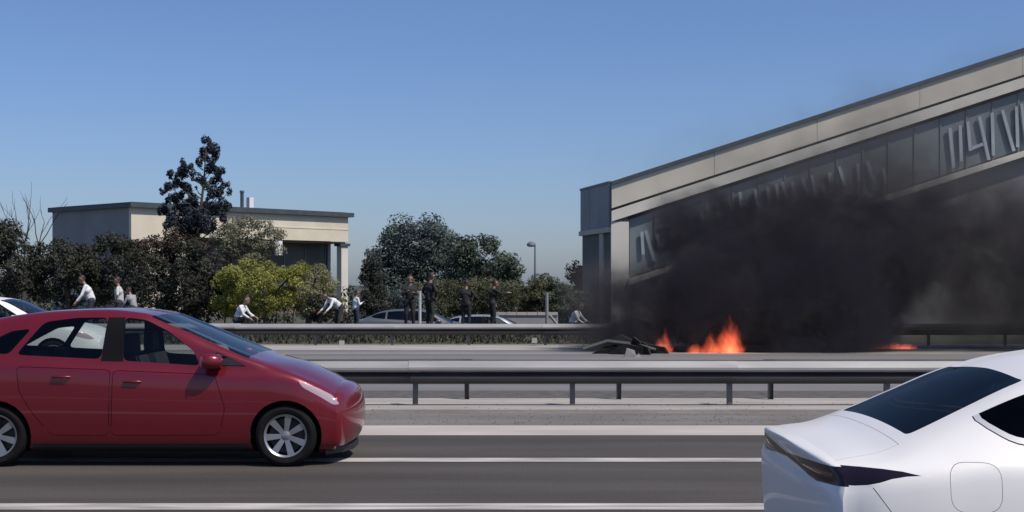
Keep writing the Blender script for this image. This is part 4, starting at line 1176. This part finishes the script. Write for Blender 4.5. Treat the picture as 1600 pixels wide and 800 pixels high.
# ------------------------------------------------------------------ debris, fire and smoke
def debris():
    Y = 37.6; p = W(985, 522, Y); o = empty('torn_bonnet', (p.x, Y, 0)); tag(o, 'torn grey-green metal panel propped up at the edge of the smoke', 'car panel')
    b = MB(); n = 8
    vs, fs = [], []
    for i in range(n):
        for j in range(n):
            u, v = i/(n-1)-.5, j/(n-1)-.5
            vs.append((u*1.25, v*.8, .42 + v*.55 + .10*math.sin(u*5+1) + .05*mnoise.noise(Vector((u*4, v*4, 1)))))
    for i in range(n-1):
        for j in range(n-1): fs.append((i*n+j, (i+1)*n+j, (i+1)*n+j+1, i*n+j+1))
    b.add(vs, fs); x = b.build('panel', M['panel_grey'], o, 60)
    md = x.modifiers.new('t', 'SOLIDIFY'); md.thickness = .02
    b = MB(); b.bar((-.3, .25, 0), (-.25, .2, .55), .05); b.bar((.3, .25, 0), (.28, .2, .6), .05); b.build('bracket', M['charred'], o)
    p = W(985, 563, 33.0); o = empty('scrap', (p.x, 33.0, 0)); tag(o, 'small pale scrap of metal lying on the road left of the flames', 'scrap')
    b = MB(); b.prism([(-.14,0,0), (.16,.03,0), (.10,.05,.16), (-.08,.02,.22)], (0, .08, 0)); b.prism([(.10,-.05,0), (.26,0,0), (.20,0,.09)], (0, .1, 0)); b.build('shard', M['post_grey'], o)
debris()
def wreckage():
    p = W(968, 560, 34.6); o = empty('wreckage', (p.x, 34.6, 0)); tag(o, 'low heap of charred wreckage on the road just left of the flames', 'wreckage')
    for i in range(9):
        b = MB(); x, y = rnd.uniform(-.75, .95), rnd.uniform(-.3, .5); h = rnd.uniform(.15, .48)*(1.1-abs(x)*.5); a = rnd.uniform(0, 3); L = rnd.uniform(.25, .6)
        c, d = math.cos(a)*L, math.sin(a)*L*.5
        b.prism([(x-c, y-d, 0), (x+c, y+d, 0), (x+c*.7+.1, y+d, h*.6), (x+c*.1, y, h), (x-c*.8, y-d, h*.7)], (.05, .14, .0)); b.build('twisted_plate', M['charred'], o)
    b = MB(); b.tube([(-.9, 0, .12), (-.3, .1, .3), (.4, 0, .22), (.9, .2, .1)], [.05, .06, .06, .04], 8); b.build('bent_pipe', M['panel_grey'], o)
wreckage()

def flame_mat():
    m = bpy.data.materials.new('flame'); m.use_nodes = True; nt = m.node_tree; nt.nodes.clear()
    N, L = nt.nodes.new, nt.links.new
    o = N('ShaderNodeOutputMaterial'); em = N('ShaderNodeEmission'); tc = N('ShaderNodeTexCoord')
    sp = N('ShaderNodeSeparateXYZ'); L(tc.outputs['Generated'], sp.inputs[0])
    nz = N('ShaderNodeTexNoise'); nz.inputs['Scale'].default_value = 3.4; nz.inputs['Detail'].default_value = 4; nz.inputs['Distortion'].default_value = 1.8
    mp = N('ShaderNodeMapping'); mp.inputs['Scale'].default_value = (1, 1, .55); L(tc.outputs['Object'], mp.inputs[0]); L(mp.outputs[0], nz.inputs['Vector'])
    def mth(op, a, b=None):
        n = N('ShaderNodeMath'); n.operation = op
        for i, v in enumerate((a, b)):
            if v is None: continue
            if isinstance(v, (int, float)): n.inputs[i].default_value = v
            else: L(v, n.inputs[i])
        return n.outputs[0]
    dx = mth('MULTIPLY', mth('SUBTRACT', sp.outputs[0], .5), 2.0); dy = mth('MULTIPLY', mth('SUBTRACT', sp.outputs[1], .5), 2.0)
    r = mth('SQRT', mth('ADD', mth('MULTIPLY', dx, dx), mth('MULTIPLY', dy, dy)))
    lim = mth('SUBTRACT', 1.0, mth('POWER', sp.outputs[2], 1.4))
    d = mth('SUBTRACT', mth('ADD', lim, mth('MULTIPLY', mth('SUBTRACT', nz.outputs['Fac'], .5), 1.5)), mth('ADD', r, .12))
    d = mth('MAXIMUM', d, 0.0)
    L(mth('MULTIPLY', d, 5.5), em.inputs['Strength'])
    cr = N('ShaderNodeValToRGB'); cr.color_ramp.elements[0].color = (1, .07, .03, 1); cr.color_ramp.elements[1].color = (1, .22, .09, 1); cr.color_ramp.elements[1].position = .6
    L(d, cr.inputs[0]); L(cr.outputs[0], em.inputs['Color']); L(em.outputs[0], o.inputs['Volume'])
    return m
FLAME = flame_mat()
def fire(px, Y, label, tongues):
    base = W(px, HZ, Y); root = empty('fire', (base.x, Y, 0)); tag(root, label, 'fire')
    for (dx, dy, w, h) in tongues:
        b = MB(); prof = [(.02, 0), (w*.85, .02*h), (w, .18*h), (w*.85, .42*h), (w*.5, .72*h), (w*.2, .92*h), (.01, h)]
        vs, fs = [], []; n = 12
        for i, (r, z) in enumerate(prof):
            ox = .25*w*math.sin(i*1.1 + dx*5)
            for k in range(n): vs.append((ox + r*math.cos(2*math.pi*k/n), r*math.sin(2*math.pi*k/n), z))
        fs = [(i*n+k, i*n+(k+1) % n, (i+1)*n+(k+1) % n, (i+1)*n+k) for i in range(len(prof)-1) for k in range(n)] + [tuple(range(n)), tuple((len(prof)-1)*n+k for k in range(n))]
        b.add(vs, fs); o = b.build('flame', FLAME, root, 60); o.location = (dx, dy, .01)
fire(1035, 35.0, 'small pinkish flames at the edge of the smoke beside the torn panel', [(-.12, 0, .26, .50), (.08, .12, .24, .74)])
fire(1130, 34.7, 'tallest orange flames at the front of the burning car', [(-.62, .1, .30, .34), (-.32, .0, .30, .66), (.02, .15, .42, .86), (.16, -.1, .26, 1.2), (.34, .05, .30, .98)])
fire(1395, 37.1, 'low smouldering flames on the road behind the burning car', [(-.4, 0, .34, .22), (0, .1, .4, .26), (.45, 0, .34, .20)])

def smoke():
    X0, X1, Y0, Y1, Z0, Z1 = 1.2, 30.0, 33.0, 43.0, 0.02, 9.6
    m = bpy.data.materials.new('smoke'); m.use_nodes = True; nt = m.node_tree; nt.nodes.clear()
    N, L = nt.nodes.new, nt.links.new
    o = N('ShaderNodeOutputMaterial'); pv = N('ShaderNodeVolumePrincipled'); geo = N('ShaderNodeNewGeometry')
    P = N('ShaderNodeTexCoord').outputs['Object']
    nz = N('ShaderNodeTexNoise'); nz.inputs['Scale'].default_value = .55; nz.inputs['Detail'].default_value = 4; nz.inputs['Roughness'].default_value = .6
    L(P, nz.inputs['Vector'])
    def vm(op, a, b):
        n = N('ShaderNodeVectorMath'); n.operation = op
        for i, v in enumerate((a, b)):
            if v is None: continue
            if isinstance(v, tuple): n.inputs[i].default_value = v
            else: L(v, n.inputs[i])
        return n
    def mth(op, a, b=None, c=None):
        n = N('ShaderNodeMath'); n.operation = op
        for i, v in enumerate((a, b, c)):
            if v is None: continue
            if isinstance(v, (int, float)): n.inputs[i].default_value = v
            else: L(v, n.inputs[i])
        return n.outputs[0]
    warp = vm('SUBTRACT', nz.outputs['Color'], (.5, .5, .5)).outputs[0]
    warp = vm('MULTIPLY', warp, (1.9, 1.9, 1.9)).outputs[0]
    Q = vm('ADD', P, warp).outputs[0]
    total = None
    for (cx, cy, cz, rx, ry, rz, dens) in BLOBS:
        a = vm('SUBTRACT', Q, (cx, cy, cz)).outputs[0]
        a = vm('DIVIDE', a, (rx, ry, rz)).outputs[0]
        ln = N('ShaderNodeVectorMath'); ln.operation = 'LENGTH'; L(a, ln.inputs[0])
        mr = N('ShaderNodeMapRange'); mr.interpolation_type = 'SMOOTHSTEP'; mr.inputs[1].default_value = 1.0; mr.inputs[2].default_value = .25; mr.inputs[3].default_value = 0; mr.inputs[4].default_value = dens
        L(ln.outputs['Value'], mr.inputs[0])
        total = mr.outputs[0] if total is None else mth('ADD', total, mr.outputs[0])
    n2 = N('ShaderNodeTexNoise'); n2.inputs['Scale'].default_value = 1.1; n2.inputs['Detail'].default_value = 5; n2.inputs['Roughness'].default_value = .6
    L(Q, n2.inputs['Vector'])
    mr = N('ShaderNodeMapRange'); mr.inputs[1].default_value = .36; mr.inputs[2].default_value = .64; mr.inputs[3].default_value = .12; mr.inputs[4].default_value = 1.7
    L(n2.outputs['Fac'], mr.inputs[0])
    dens = mth('MULTIPLY', total, mr.outputs[0]); L(dens, pv.inputs['Density'])
    cr = N('ShaderNodeValToRGB'); cr.color_ramp.elements[0].color = (.20, .185, .175, 1); cr.color_ramp.elements[1].color = (.055, .053, .070, 1)   # thin smoke is browner, thick soot blacker
    cr.color_ramp.elements[1].position = .6
    L(mth('MULTIPLY', dens, .35), cr.inputs[0]); L(cr.outputs[0], pv.inputs['Color'])
    pv.inputs['Anisotropy'].default_value = .15
    L(pv.outputs[0], o.inputs['Volume'])
    b = MB(); b.box(X0, X1, Y0, Y1, Z0, Z1)
    s = b.build('smoke', m)
    m.cycles.volume_sampling = 'DISTANCE' if hasattr(m.cycles, 'volume_sampling') else None
    tag(s, 'thick black smoke billowing from the burning car across the front of the hall', 'smoke', kind='stuff')
# centre x, y, z, radii x, y, z, density per metre
BLOBS = [
 (5.2, 36.5, 1.4, 2.0, 2.0, 2.4, 8.0),
 (5.3, 37.0, 2.7, 2.2, 1.9, 1.8, 4.0),
 (7.9, 36.4, 1.2, 2.5, 2.2, 2.6, 14.0),
 (8.5, 36.8, 2.6, 3.9, 2.6, 2.2, 4.5),
 (9.4, 37.2, 3.9, 4.6, 2.8, 2.2, .60),
 (12.4, 37.2, 2.1, 4.8, 2.8, 2.6, .85),
 (12.6, 37.4, 3.5, 5.0, 2.6, 1.9, .36),
 (2.9, 36.5, .8, 2.0, 1.8, 2.1, 1.8),
 (13.6, 37.0, 1.3, 5.2, 2.6, 2.0, .60),
 (17.0, 37.6, 2.4, 6.5, 3.2, 3.0, .75),
 (23.5, 37.8, 3.2, 6.5, 3.6, 3.4, .35),
 (9.0, 37.6, 4.6, 8.5, 3.0, 2.4, .08),
 (10.2, 37.6, 6.0, 3.2, 2.4, 1.7, .16),
 (13.5, 37.6, 7.0, 3.6, 2.4, 1.7, .10),
]
smoke()
